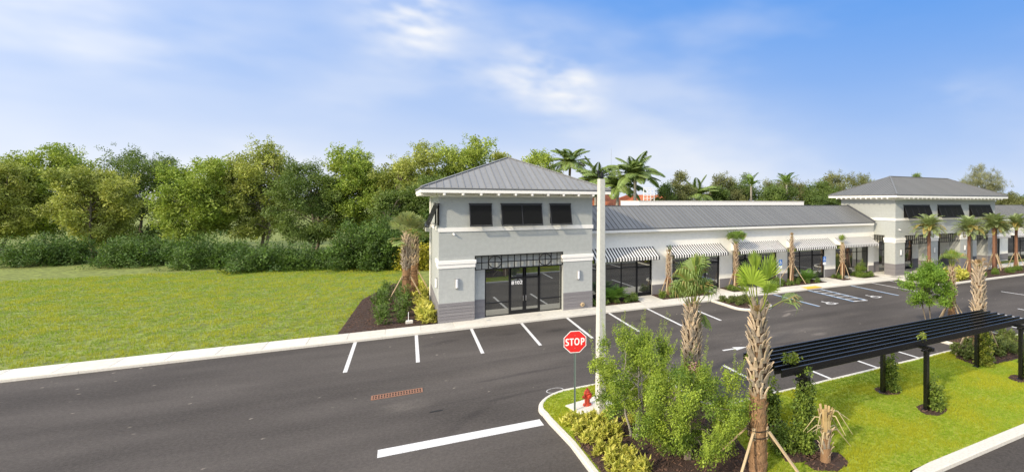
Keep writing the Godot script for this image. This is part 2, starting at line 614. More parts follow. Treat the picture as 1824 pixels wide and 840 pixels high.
# metal grille of upright and cross bars hung at the head of an opening; rings at the given places
func grille(parent: Node3D, w: float, y0: float, y1: float, at: Transform3D, cells: int, rings := []) -> void:
	var fr := MB.new()
	fr.box(0, w, y0, y0 + 0.05, -0.03, 0.03)
	fr.box(0, w, y1 - 0.05, y1, -0.03, 0.03)
	fr.box(0, 0.05, y0 + 0.05, y1 - 0.05, -0.03, 0.03)
	fr.box(w - 0.05, w, y0 + 0.05, y1 - 0.05, -0.03, 0.03)
	var g := part("trellis", fr.done(M.bronze), parent, at)
	var up := boxm(M.bronze, -0.03, 0.03, y0 + 0.05, y1 - 0.05, -0.024, 0.024)
	for k in range(1, cells):
		part("bar", up, g, Transform3D(Basis.IDENTITY, Vector3(w * k / cells, 0, 0)))
	part("bar", boxm(M.bronze, 0.05, w - 0.05, (y0 + y1) / 2 - 0.028, (y0 + y1) / 2 + 0.028, -0.028, 0.026), g)
	for x in rings:
		var r := MB.new()
		var p := []
		var rr := []
		for k in 25:
			p.append(Vector3(x + 0.41 * cos(TAU * k / 24), (y0 + y1) / 2 + 0.41 * sin(TAU * k / 24), 0.012))
			rr.append(0.034)
		r.tube(p, rr, 6, false)
		part("ring", r.done(M.bronze), g)


# top-hung louvred shutter, pushed out at the foot; its own x along the wall, hung at the origin
func shutter(parent: Node3D, w: float, h: float, out: float, panels: int, at: Transform3D) -> void:
	var lean := atan2(out, h)
	var b := Basis(Vector3.RIGHT, -lean)
	var len := h / cos(lean)
	var fr := MB.new()
	fr.bx(b * Vector3(w / 2, -0.035, 0), Vector3(w, 0.07, 0.05), b)
	fr.bx(b * Vector3(w / 2, -len + 0.035, 0), Vector3(w, 0.07, 0.05), b)
	for k in panels + 1:
		var x := clampf(w * k / panels, 0.03, w - 0.03)
		fr.bx(b * Vector3(x, -len / 2, 0), Vector3(0.055, len - 0.14, 0.045), b)
	fr.bx(Vector3(w / 2, 0.05, -0.02), Vector3(w + 0.06, 0.07, 0.12))
	for x in [0.12, w - 0.12]:
		fr.bar(Vector3(x, -h * 0.92, -0.03), b * Vector3(x, -len * 0.93, -0.02), 0.025, 0.025)
	var s := part("shutter", fr.done(M.shutter_frame), parent, at)
	var lv := MB.new()
	var n := int(len / 0.075)
	for k in range(1, n):
		lv.bx(b * Vector3(w / 2, -0.04 - k * (len - 0.1) / n, 0), Vector3(w - 0.06, 0.085, 0.008), b * Basis(Vector3.RIGHT, 0.62))
	var o := part("louvre_slats", lv.done(M.shutter), s)
	o.set_meta("kind", "stuff")
	# the window behind it
	part("window_pane", boxm(M.dark, 0.05, w - 0.05, -h + 0.08, -0.05, -0.06, -0.045), s)


func wall_light(parent: Node3D, at: Transform3D) -> void:
	var b := MB.new()
	b.cbox(Vector3(0, 0, 0.03), Vector3(0.24, 0.68, 0.06), 0.012)
	b.cbox(Vector3(0, 0.31, 0.085), Vector3(0.2, 0.06, 0.05), 0.01)
	b.cbox(Vector3(0, -0.31, 0.085), Vector3(0.2, 0.06, 0.05), 0.01)
	var l := part("wall_lamp", b.done(M.silver), parent, at)
	b = MB.new()
	b.tube([Vector3(0, -0.28, 0.09), Vector3(0, 0.28, 0.09)], [0.075, 0.075], 12)
	part("lamp_shade", b.done(M.lamp), l)


func dome_camera(parent: Node3D, at: Transform3D) -> void:
	var b := MB.new()
	b.lathe([[0.0, 0.0], [0.07, 0.0], [0.07, 0.05], [0.05, 0.09], [0.0, 0.09]], Vector3.ZERO, 12, Vector3.BACK)
	b.tube([Vector3(0, -0.02, 0.07), Vector3(0.05, -0.06, 0.2)], [0.045, 0.05], 10)
	part("security_camera", b.done(M.sign_white), parent, at)


# white two-step cap round a pier, and the plain wall band; x0..x1, z0..z1 is the body they wrap
func pier_cap(parent: Node3D, x0: float, x1: float, z0: float, z1: float, y0: float, y1: float) -> void:
	var b := MB.new()
	var ym := lerpf(y0, y1, 0.5)
	b.cbox(Vector3((x0 + x1) / 2, (y0 + ym) / 2, (z0 + z1) / 2), Vector3(x1 - x0 + 0.1, ym - y0, z1 - z0 + 0.1), 0.015)
	b.cbox(Vector3((x0 + x1) / 2, (ym + y1) / 2, (z0 + z1) / 2), Vector3(x1 - x0 + 0.2, y1 - ym, z1 - z0 + 0.2), 0.02)
	part("pier_cap", b.done(M.white), parent)


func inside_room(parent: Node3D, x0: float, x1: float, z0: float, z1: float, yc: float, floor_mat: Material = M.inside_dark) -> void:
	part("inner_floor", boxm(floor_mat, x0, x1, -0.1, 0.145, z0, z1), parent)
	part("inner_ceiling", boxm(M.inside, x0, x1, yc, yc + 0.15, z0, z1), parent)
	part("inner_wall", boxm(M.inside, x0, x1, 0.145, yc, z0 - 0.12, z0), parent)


func corner_building() -> void:
	var t := thing("corner_building", "square two-storey grey shop building with pyramid roof and B102 on its door", "building")
	var x0 := 2.18
	var x1 := 12.47
	var zf := -37.55
	var zb := -47.7
	var o := Transform3D.IDENTITY
	part("wall", wall(M.wall, x0, x1, 4.45, 8.62, zf, 0.3, [[4.1, 5.3, 6.6, 7.8], [6.1, 8.6, 6.6, 7.8], [9.4, 10.7, 6.6, 7.8]]), t)
	part("wall", boxm(M.wall, x0, x0 + 0.3, 0, 8.62, zb, zf - 2.15), t)
	part("wall", boxm(M.wall, x0, x0 + 0.3, 4.45, 8.62, zf - 2.15, zf - 0.3), t)
	part("wall", boxm(M.wall, x1 - 0.3, x1, 0, 8.62, zb, zf - 0.75), t)
	part("wall", boxm(M.wall, x0 + 0.3, x1 - 0.3, 0, 8.62, zb, zb + 0.3), t)
	part("upper_floor", boxm(M.inside, x0 + 0.3, x1 - 0.3, 4.46, 4.6, zb + 0.3, zf - 0.3), t)
	part("pier", boxm(M.pier, x0, 4.33, 0, 4.45, zf - 2.15, zf - 0.002), t)
	part("pier", boxm(M.pier, 10.29, x1, 0, 4.45, zf - 0.75, zf - 0.002), t)
	part("wall", boxm(M.pier, 4.33, 5.02, 0, 3.46, zf - 0.7, zf - 0.4), t)
	part("wall", boxm(M.wall, 4.33, 10.29, 3.46, 4.46, zf - 0.7, zf - 0.4), t)
	lap_boards(t, x0 - 0.02, 4.33, 0.15, 1.42, zf - 0.002)
	lap_boards(t, 10.29, x1 + 0.02, 0.15, 1.42, zf - 0.002)
	lap_boards(t, 4.33, 5.02, 0.15, 1.42, zf - 0.4)
	lap_boards(t, zb, zf - 0.004, 0.15, 1.42, x0, false)
	pier_cap(t, x0, 4.33, zf - 2.15, zf - 0.002, 3.69, 4.2)
	pier_cap(t, 10.29, x1, zf - 0.75, zf - 0.002, 3.69, 4.2)
	var b := MB.new()
	b.box(x0 - 0.06, x1 + 0.06, 6.1, 6.37, zf, zf + 0.06)
	b.box(x0 - 0.06, x0, 6.1, 6.37, zb, zf)
	b.box(x1, x1 + 0.06, 6.1, 6.37, zb, zf)
	part("band", b.done(M.white), t)
	grille(t, 5.92, 3.47, 4.43, Transform3D(Basis.IDENTITY, Vector3(4.35, 0, zf - 0.06)), 14, [1.27, 4.65])
	shop_front(t, 5.02, 10.29, 0.15, 3.46, zf - 0.5, [6.62, 7.65, 8.70], [[6.62, 7.65], [7.65, 8.70]], [1.08], 2.76)
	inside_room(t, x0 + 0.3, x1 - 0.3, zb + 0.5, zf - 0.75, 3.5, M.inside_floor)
	for s in [[3.98, 1.40, 1], [5.97, 2.75, 2], [9.28, 1.52, 1]]:
		shutter(t, s[1], 1.46, 0.5, s[2], Transform3D(Basis.IDENTITY, Vector3(s[0], 7.9, zf + 0.05)))
	for z in [-42.0, -39.3]:
		shutter(t, 2.0 if z > -40 else 2.0, 1.46, 0.55, 2, Transform3D(Basis(Vector3.UP, -PI / 2), Vector3(x0 - 0.05, 7.9, z)))
	wall_light(t, Transform3D(Basis.IDENTITY, Vector3(3.25, 2.67, zf)))
	wall_light(t, Transform3D(Basis.IDENTITY, Vector3(11.42, 2.67, zf)))
	wall_light(t, Transform3D(Basis(Vector3.UP, -PI / 2), Vector3(x0, 2.67, zf - 1.0)))
	dome_camera(t, Transform3D(Basis.IDENTITY, Vector3(3.05, 5.95, zf)))
	b = MB.new()
	b.lathe([[0.055, 0.0], [0.16, 0.0], [0.16, 0.05], [0.1, 0.07], [0.1, 0.16], [0.055, 0.16], [0.055, 0.01]], Vector3(11.72, 0.44, zf + 0.03), 16, Vector3.BACK)
	part("pipe_outlet", b.done(M.lumber), t)
	# the number on the left leaf of the door
	var tx := TextMesh.new()
	tx.text = "B102"
	var font := SystemFont.new()
	font.font_names = PackedStringArray(["Droid Sans"])
	font.font_weight = 700
	tx.font = font
	tx.font_size = 64
	tx.pixel_size = 0.0052
	tx.depth = 0.006
	tx.material = M.sign_white
	part("door_number", tx, t, Transform3D(Basis.IDENTITY, Vector3(7.13, 2.36, zf - 0.462)))
	b = MB.new()
	b.box(6.62, 7.65, 2.3, 2.302, zf - 0.47, zf - 0.469)
	# gutter box and downpipe on the left wall
	b = MB.new()
	b.tube([Vector3(x0 - 0.09, 0.2, -46.4), Vector3(x0 - 0.09, 8.4, -46.4)], [0.06, 0.06], 8)
	part("downpipe", b.done(M.white), t)
	# low wing behind
	part("rear_wall", boxm(M.cream, x0 + 0.3, x1 - 0.2, 0, 5.6, -56.0, zb), t)
	part("rear_fascia", boxm(M.white, x0 - 0.35, x1, 5.6, 5.95, -56.5, zb - 0.02), t)
	part("rear_roof", boxm(M.roof_trim, x0 - 0.4, x1 + 0.05, 5.95, 6.1, -56.55, zb - 0.02), t)
	hipped_eave(t, x0, x1, zb, zf, 8.56, 1.06, 0.415)


func awning(parent: Node3D, x0: float, x1: float, z: float, front: float, yt: float, yb: float, drop: float) -> void:
	var n := int(round((x1 - x0) / 0.125))
	if n % 2 == 0:
		n += 1
	var w := (x1 - x0) / n
	var dark := MB.new()
	var pale := MB.new()
	var vd := MB.new()
	var vp := MB.new()
	var thick := Vector3(0, -0.012, 0)
	for k in n:
		var b := dark if k % 2 == 0 else pale
		var c := vd if k % 2 == 0 else vp
		var a := x0 + k * w
		var sag := 0.02
		var p0 := Vector3(a, yt, z)
		var p1 := Vector3(a, (yt + yb) / 2 - sag, (z + front) / 2)
		var p2 := Vector3(a, yb, front)
		var dx := Vector3(w, 0, 0)
		b.quad(p1, p1 + dx, p0 + dx, p0)
		b.quad(p2, p2 + dx, p1 + dx, p1)
		b.quad(p0 + thick, p0 + dx + thick, p2 + dx + thick, p2 + thick)
		var dr := drop * (1.0 - 0.12 * float(k % 2))
		c.box(a, a + w, yb - dr, yb + 0.004, front - 0.004, front + 0.008)
	for x in [x0 + 0.003, x1 - 0.003]:
		pale.tri(Vector3(x, yb, front), Vector3(x, yb, z), Vector3(x, yt, z))
	var m := ArrayMesh.new()
	dark.into(m, M.black_stripe)
	pale.into(m, M.white_stripe)
	var o := part("awning", m, parent)
	m = ArrayMesh.new()
	vd.into(m, M.black_stripe)
	vp.into(m, M.white_stripe)
	part("valance", m, o)
	var fr := MB.new()
	for x in [x0 + 0.02, (x0 + x1) / 2, x1 - 0.02]:
		fr.tube([Vector3(x, yt - 0.03, z), Vector3(x, yb - 0.03, front - 0.03), Vector3(x, yb - 0.03, z)], [0.016, 0.016, 0.016], 6)
	fr.tube([Vector3(x0 + 0.02, yb - 0.03, front - 0.03), Vector3(x1 - 0.02, yb - 0.03, front - 0.03)], [0.016, 0.016], 6)
	part("awning_frame", fr.done(M.shutter_frame), o)


# bays: [x0, x1, posts, doors] glazed openings; awnings over them
func shop_row(label: String, x0: float, x1: float, bays: Array, covers: Array, parapet: Array) -> Node3D:
	var t := thing("shop_row", label, "building")
	var zf := -40.0
	var holes := []
	for q in bays:
		holes.append([q[0], q[1], 0.0, 3.46])
	part("wall", wall(M.cream, x0, x1, 0.0, 5.72, zf, 0.3, holes), t)
	part("wall", boxm(M.cream, x0 + 0.3, x1 - 0.3, 0, 7.2, -56.0, -55.7), t)
	part("wall", boxm(M.cream, x0 + 0.02, x0 + 0.3, 0, 5.6, -55.7, zf - 0.3), t)
	part("wall", boxm(M.cream, x1 - 0.3, x1 - 0.02, 0, 5.6, -55.7, zf - 0.3), t)
	part("wall", boxm(M.cream, x0 + 0.02, x0 + 0.3, 5.6, 7.2, -55.7, zf - 4.2), t)
	part("wall", boxm(M.cream, x1 - 0.3, x1 - 0.02, 5.6, 7.2, -55.7, zf - 4.2), t)
	var edge := x0
	holes.append([x1, x1, 0, 0])
	for h in holes:
		if h[0] - edge > 0.05:
			part("wall_base", boxm(M.base, edge, h[0], 0.1, 0.99, zf, zf + 0.02), t)
		edge = h[1]
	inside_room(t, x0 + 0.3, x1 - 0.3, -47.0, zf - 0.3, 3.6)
	for q in bays:
		shop_front(t, q[0], q[1], 0.15, 3.46, zf - 0.12, q[2], q[3], [0.98, 2.62] if q[3].is_empty() else [2.62], 2.62)
	for q in covers:
		awning(t, q[0], q[1], zf + 0.005, zf + 1.42, 4.3, 3.57, 0.27)
	# eave, roof slope, flat roof and parapet behind
	var e0 := x0
	var e1 := x1 - 0.62
	var ze := zf + 0.6
	part("soffit", boxm(M.soffit, e0, e1, 5.6, 5.66, zf - 0.05, ze - 0.03), t)
	part("fascia", boxm(M.white, e0, e1, 5.58, 5.80, ze - 0.03, ze), t)
	part("drip_edge", boxm(M.roof_trim, e0, e1 + 0.03, 5.80, 5.865, ze - 0.06, ze + 0.03), t)
	var most := 4.1
	var rise := 0.44
	roof_slope(t, Vector3(e0, 5.9, ze), Vector3.RIGHT, Vector3.FORWARD, e1 - e0, most, rise, 0.41, false, false, M.roof_far)
	var b := MB.new()
	b.bar(Vector3(e1 + 0.06, 5.90, ze + 0.05), Vector3(e1 + 0.06, 5.90 + (most + 0.05) * rise, ze - most), 0.13, 0.26)
	part("rake_trim", b.done(M.roof_trim), t)
	part("ridge_cap", boxm(M.roof_trim, e0, e1 + 0.06, 5.87 + most * rise, 5.96 + most * rise, ze - most - 0.2, ze - most + 0.08), t)
	b = MB.new()
	b.fan([Vector3(e1 - 0.02, 5.66, zf - 0.3), Vector3(e1 - 0.02, 5.66, ze - most), Vector3(e1 - 0.02, 5.84 + most * rise, ze - most)])
	b.box(e0 + 0.05, e1 - 0.05, 5.72, 7.2, ze - most - 0.15, ze - most - 0.1)
	part("gable", b.done(M.cream), t)
	part("flat_roof", boxm(M.grey_slab, x0 + 0.02, x1 - 0.02, 7.2, 7.32, -56.02, ze - most - 0.1), t)
	if parapet:
		part("parapet", boxm(M.white, parapet[0], parapet[1], 7.32, 8.16, -53.0, -48.0), t)
		part("parapet_coping", boxm(M.concrete[1], parapet[0] - 0.04, parapet[1] + 0.04, 8.16, 8.22, -53.04, -47.96), t)
		b = MB.new()
		for x in [21.7, 22.1, 22.5, 22.9]:
			b.box(x - 0.025, x + 0.025, 7.33, 9.55, -48.9, -48.85)
		for y in [8.45, 8.75, 9.05, 9.35, 9.55]:
			b.box(21.7, 22.9, y - 0.025, y + 0.025, -48.84, -48.8)
		part("roof_ladder", b.done(M.white), t)
	return t


func tower_building() -> void:
	var t := thing("tower_building", "long two-storey grey building with hip roof and open portico on piers", "building")
	var x0 := 46.1
	var x1 := 65.1
	var zf := -37.05
	var zb := -45.0
	part("wall", wall(M.wall, x0, x1, 4.47, 8.62, zf, 0.3, [[47.5, 51.6, 6.5, 7.65], [53.4, 57.5, 6.5, 7.65], [59.6, 63.5, 6.5, 7.65]]), t)
	part("wall", boxm(M.wall, x0, x0 + 0.3, 4.47, 8.62, zb, zf - 0.3), t)
	part("wall", boxm(M.wall, x0, x0 + 0.3, 0, 4.47, zb, -40.3), t)
	part("wall", boxm(M.wall, x1 - 0.3, x1, 0, 8.62, zb, -40.3), t)
	part("wall", boxm(M.wall, x1 - 0.3, x1, 4.47, 8.62, -40.3, zf - 0.3), t)
	part("wall", boxm(M.wall, x0 + 0.3, x1 - 0.3, 0, 8.62, zb, zb + 0.3), t)
	part("portico_ceiling", boxm(M.cream, x0 + 0.3, x1 - 0.3, 4.48, 4.6, zb + 0.3, zf - 0.3), t)
	part("portico_floor", boxm(M.concrete[3], x0 + 0.02, x1 - 0.02, 0.0, 0.148, -40.35, zf - 0.02), t)
	var xs := [46.1, 51.93, 57.77, 63.55]
	for i in 4:
		var p: float = xs[i]
		part("pier", boxm(M.pier, p, p + 1.55, 0, 4.47, zf - 1.45, zf - 0.002), t)
		lap_boards(t, p, p + 1.55, 0.15, 1.42, zf - 0.002)
		lap_boards(t, zf - 1.45, zf - 0.004, 0.15, 1.42, p, false)
		pier_cap(t, p, p + 1.55, zf - 1.45, zf - 0.002, 3.69, 4.2)
		wall_light(t, Transform3D(Basis.IDENTITY, Vector3(p + 0.82, 2.67, zf)))
		if i < 3:
			grille(t, xs[i + 1] - p - 1.55, 3.45, 4.45, Transform3D(Basis.IDENTITY, Vector3(p + 1.55, 0, zf - 0.08)), 12)
	grille(t, 1.78, 3.45, 4.45, Transform3D(Basis(Vector3.UP, -PI / 2), Vector3(x0 + 0.1, 0, -40.28)), 5)
	# back of the portico: light wall panels between dark glazed fronts
	var bays := [[47.3, 48.9, [], []], [50.6, 53.2, [51.9], [[50.6, 51.9], [51.9, 53.2]]], [55.9, 58.6, [57.2], [[55.9, 57.2], [57.2, 58.6]]], [61.2, 64.4, [62.3, 63.4], [[62.3, 63.4]]]]
	var holes := []
	for q in bays:
		holes.append([q[0], q[1], 0.0, 3.6])
	part("wall", wall(M.cream, x0 + 0.3, x1 - 0.3, 0, 4.48, -40.3, 0.25, holes), t)
	var edge := x0 + 0.3
	holes.append([x1 - 0.3, 0, 0, 0])
	for h in holes:
		if h[0] - edge > 0.05:
			part("wall_base", boxm(M.base, edge, h[0], 0.15, 1.3, -40.3, -40.28), t)
		edge = h[1]
	for q in bays:
		shop_front(t, q[0], q[1], 0.15, 3.6, -40.4, q[2], q[3], [1.0, 2.62], 2.62)
	inside_room(t, x0 + 0.3, x1 - 0.3, zb + 0.5, -40.55, 3.7)
	var b := MB.new()
	b.box(x0 - 0.06, x1 + 0.06, 6.1, 6.37, zf, zf + 0.06)
	b.box(x0 - 0.06, x0, 6.1, 6.37, zb, zf)
	b.box(x1, x1 + 0.06, 6.1, 6.37, zb, zf)
	part("band", b.done(M.white), t)
	for x in [47.42, 53.35, 59.5]:
		shutter(t, 4.42, 1.42, 0.62, 4, Transform3D(Basis.IDENTITY, Vector3(x, 7.76, zf + 0.05)))
	dome_camera(t, Transform3D(Basis.IDENTITY, Vector3(46.7, 5.15, zf)))
	hipped_eave(t, x0, x1, zb, zf, 8.53, 1.06, 0.44, 0.75, M.roof_far)


func tiled_house() -> void:
	var t := thing("tiled_house", "house with orange clay tile hip roof behind the coconut palm", "house")
	part("wall", boxm(M.house, 24.5, 46.0, 0, 7.1, -97, -80), t)
	for q in [[23.5, 35.0, 7.1, -79.0, 9.0], [33.0, 47.0, 6.9, -81.0, 9.0]]:
		var mats := [M.tile]
		roof_slope(t, Vector3(q[0], q[2], q[3]), Vector3.RIGHT, Vector3.FORWARD, q[1] - q[0], 5.0, 0.48, 0.34, true, true, mats, "roof", true)
		roof_slope(t, Vector3(q[0], q[2], q[3] - 18), Vector3.BACK, Vector3.RIGHT, 18.0, 5.0, 0.48, 0.34, true, true, mats, "roof", true)
		roof_slope(t, Vector3(q[1], q[2], q[3]), Vector3.FORWARD, Vector3.LEFT, 18.0, 5.0, 0.48, 0.34, true, true, mats, "roof", true)
		roof_slope(t, Vector3(q[1], q[2], q[3] - 18), Vector3.LEFT, Vector3.BACK, q[1] - q[0], 5.0, 0.48, 0.34, true, true, mats, "roof", true)
	# thin radio mast on the roof
	var b := MB.new()
	b.tube([Vector3(31.2, 8.5, -84), Vector3(31.2, 17.2, -84)], [0.045, 0.02], 6)
	part("aerial", b.done(M.galvanised), t)


# ------------------------------------------------------------------ ground, paving, markings
func arc(out: PackedVector2Array, c: Vector2, r: float, a0: float, a1: float, n := 8) -> void:
	for k in n + 1:
		var a := deg_to_rad(lerpf(a0, a1, float(k) / n))
		out.push_back(c + Vector2(cos(a), sin(a)) * r)


# cast kerb along a line (its road side); `side` +1 puts its body to the right of the way walked (x, z plane)
func kerb(parent: Node3D, line: PackedVector2Array, side: float, w := 0.16, h := 0.15, closed := false) -> void:
	var p := PackedVector2Array()
	var src := line.duplicate()
	if closed:
		src.push_back(src[0])
	for i in src.size() - 1:
		var n := maxi(1, int(src[i].distance_to(src[i + 1]) / 0.6))
		for k in n:
			p.push_back(src[i].lerp(src[i + 1], float(k) / n))
	p.push_back(src[src.size() - 1])
	var prof := [Vector2(-0.01, 0), Vector2(0, h - 0.035), Vector2(0.035, h), Vector2(w - 0.02, h), Vector2(w, h - 0.02), Vector2(w, 0)]
	var start := 0
	while start < p.size() - 1:
		var stop := start
		var run := 0.0
		while stop < p.size() - 1 and run < 3.0:
			run += p[stop].distance_to(p[stop + 1])
			stop += 1
		var b := MB.new()
		var prev := []
		for i in range(start, stop + 1):
			var t := (p[mini(i + 1, p.size() - 1)] - p[maxi(i - 1, 0)]).normalized()
			if closed and (i == 0 or i == p.size() - 1):
				t = (p[1] - p[p.size() - 2]).normalized()
			var o := Vector2(-t.y, t.x) * side
			var at := p[i] + t * (0.006 if i == start else (-0.006 if i == stop else 0.0))
			var ring := []
			for q in prof:
				var xz: Vector2 = at + o * q.x
				ring.append(Vector3(xz.x, q.y, xz.y))
			if prev:
				for k in prof.size() - 1:
					var f := [prev[k], ring[k], ring[k + 1], prev[k + 1]]
					if side > 0:
						f.reverse()
					b.quad(f[0], f[1], f[2], f[3])
			if i == start or i == stop:
				var c := ring.duplicate()
				if (side > 0) == (i == stop):
					c.reverse()
				b.fan(c)
			prev = ring
		part("kerb_section", b.done(M.kerb), parent)
		start = stop


func slab(parent: Node3D, x0: float, x1: float, z0: float, z1: float, y := 0.15, k := 0) -> void:
	var b := MB.new()
	b.cbox(Vector3((x0 + x1) / 2, y - 0.05, (z0 + z1) / 2), Vector3(x1 - x0 - 0.014, 0.1, z1 - z0 - 0.014), 0.012)
	part("paving_slab", b.done(M.concrete[k % 4]), parent)


func marking(parent: Node3D, called: String, pts: Array, mat: Material) -> MeshInstance3D:  # flat paint, points (x, z)
	var poly := PackedVector2Array()
	for p in pts:
		poly.push_back(Vector2(p[0], p[1]))
	var b := MB.new()
	b.prism(poly, 0.0, 0.0045, false)
	return part(called, b.done(mat), parent)


func line_marking(parent: Node3D, called: String, a: Vector2, b: Vector2, w: float, mat: Material) -> void:
	var o := (b - a).normalized().orthogonal() * w / 2
	marking(parent, called, [[a.x + o.x, a.y + o.y], [b.x + o.x, b.y + o.y], [b.x - o.x, b.y - o.y], [a.x - o.x, a.y - o.y]], mat)


# the seated figure in a wheelchair, as strokes; local 2D, about 1 unit high
func wheelchair(b: MB, plane: Transform3D, size: float, w := 0.075) -> void:
	var strokes := [[Vector2(-0.08, 0.34), Vector2(-0.04, -0.02), Vector2(0.18, -0.02), Vector2(0.28, -0.36), Vector2(0.38, -0.34)], [Vector2(-0.06, 0.15), Vector2(0.16, 0.15)]]
	var ring := []
	for k in 17:
		var a := deg_to_rad(lerpf(115.0, 375.0, k / 16.0))
		ring.append(Vector2(-0.02, -0.2) + Vector2(cos(a), sin(a)) * 0.26)
	strokes.append(ring)
	var head := []
	for k in 9:
		head.append(Vector2(-0.09, 0.46) + Vector2(cos(TAU * k / 8), sin(TAU * k / 8)) * 0.035)
	strokes.append(head)
	for s in strokes:
		for i in s.size() - 1:
			var a: Vector2 = s[i] * size
			var c: Vector2 = s[i + 1] * size
			var d := (c - a).normalized()
			var o := d.orthogonal() * w * size / 2
			a -= d * w * size * 0.3
			c += d * w * size * 0.3
			var lift: float = 0.0003 * i + 0.0006 * strokes.find(s)
			b.quad(plane * Vector3(a.x - o.x, a.y - o.y, lift), plane * Vector3(c.x - o.x, c.y - o.y, lift), plane * Vector3(c.x + o.x, c.y + o.y, lift), plane * Vector3(a.x + o.x, a.y + o.y, lift))


func asphalt_material() -> StandardMaterial3D:
	var w := 1600
	var h := 560
	var im := Image.create(w, h, false, Image.FORMAT_RGB8)
	var f := FastNoiseLite.new()
	f.noise_type = FastNoiseLite.TYPE_SIMPLEX_SMOOTH
	f.fractal_octaves = 4
	f.frequency = 0.012
	var g := FastNoiseLite.new()
	g.noise_type = FastNoiseLite.TYPE_SIMPLEX
	g.fractal_octaves = 2
	g.frequency = 0.35
	# tyre marks and pale scuffs: x, z, half length, half width, turn, strength
	var marks := [[4.9, -25.15, 2.6, 0.22, 0.05, -0.22], [4.2, -22.55, 1.7, 0.2, 0.05, -0.2], [3.0, -27.6, 6.0, 0.5, 0.03, -0.06], [9.0, -24.0, 7.0, 0.7, 0.04, -0.08],
		[0.2, -23.6, 1.2, 0.9, 0.0, 0.2], [23.9, -28.7, 0.9, 0.25, 0.5, 0.6], [25.2, -29.6, 1.3, 0.2, 0.1, 0.45], [22.2, -23.5, 0.8, 0.35, 0.1, 0.35], [18.9, -22.9, 2.2, 0.3, -0.05, -0.22], [20.5, -24.8, 5.5, 0.55, -0.03, 0.16],
		[16.8, -25.9, 6.5, 0.8, 0.02, 0.10], [26.0, -26.5, 7.0, 0.6, -0.02, 0.12], [36.5, -25.5, 3.0, 0.6, 0.1, 0.35], [30.5, -27.5, 8.0, 0.5, 0.0, -0.07], [7.9, -27.9, 5.0, 0.25, 0.02, -0.09],
		[12.0, -27.4, 5.0, 0.3, 0.03, 0.07], [40.0, -28.2, 5.0, 0.6, 0.0, 0.14], [-6.0, -26.0, 7.0, 0.6, 0.02, -0.07], [2.0, -20.8, 3.0, 0.3, 0.9, -0.1], [20.0, -29.4, 40.0, 0.035, 0.0, -0.22], [20.0, -23.05, 40.0, 0.03, 0.002, -0.2], [8.0, -26.3, 22.0, 0.9, 0.012, 0.07], [30.0, -24.2, 20.0, 0.8, -0.01, 0.07], [2.0, -33.0, 1.2, 0.5, 0.3, -0.18], [8.4, -32.6, 0.9, 0.5, 0.1, -0.2], [11.7, -33.2, 0.7, 0.45, 0.1, -0.15], [14.3, -32.4, 0.9, 0.5, 0.4, -0.2], [5.6, -33.1, 0.8, 0.4, 0.0, -0.15]]
	for j in h:
		for i in w:
			var x := i / 20.0 - 20.0
			var z := j / 20.0 - 36.0
			var k := 1.0 + 0.40 * f.get_noise_2d(i * 0.35, j) + 0.22 * g.get_noise_2d(i, j)
			im.set_pixel(i, j, Color(k, 0, 0))
			var c := 0.105 * k
			im.set_pixel(i, j, lin(c * 1.13, c, c * 0.88))
	for m in marks:
		var reach: float = m[2] + m[3]
		for j in range(maxi(0, int((m[1] + 36 - reach) * 20)), mini(h, int((m[1] + 36 + reach) * 20))):
			for i in range(maxi(0, int((m[0] + 20 - reach) * 20)), mini(w, int((m[0] + 20 + reach) * 20))):
				var d := Vector2(i / 20.0 - 20.0 - m[0], j / 20.0 - 36.0 - m[1]).rotated(m[4])
				var q: float = (d.x / m[2]) ** 2 + ((d.y + 0.12 * f.get_noise_2d(i * 2.0, 7.0)) / m[3]) ** 2
				if q < 1.0:
					var s: float = m[5] * (1.0 - q) * (0.7 + 0.6 * f.get_noise_2d(i * 3.0, j * 5.0))
					var c := im.get_pixel(i, j)
					im.set_pixel(i, j, Color(c.r * (1 + s), c.g * (1 + s), c.b * (1 + s * 0.95)))
	# small pale specks and grit
	var r := RandomNumberGenerator.new()
	r.seed = 5
	for k in 420:
		var i := r.randi_range(2, w - 4)
		var j := r.randi_range(2, h - 3)
		var s := r.randf_range(1.15, 2.0)
		for q in r.randi_range(1, 4):
			var c := im.get_pixel(i + q % 2, j + q / 2)
			im.set_pixel(i + q % 2, j + q / 2, Color(c.r * s, c.g * s, c.b * s * 0.97))
	var m := plain(1, 1, 1, 0.9)
	m.metallic_specular = 0.3
	m.albedo_color = Color.WHITE
	m.albedo_texture = ImageTexture.create_from_image(im)
	m.detail_enabled = true
	m.detail_blend_mode = BaseMaterial3D.BLEND_MODE_MUL
	m.detail_uv_layer = BaseMaterial3D.DETAIL_UV_2
	m.detail_albedo = noise_tex(0.18, Color(0.72, 0.72, 0.72), Color(1.0, 1.0, 1.0), 3, 512, 91)
	return m


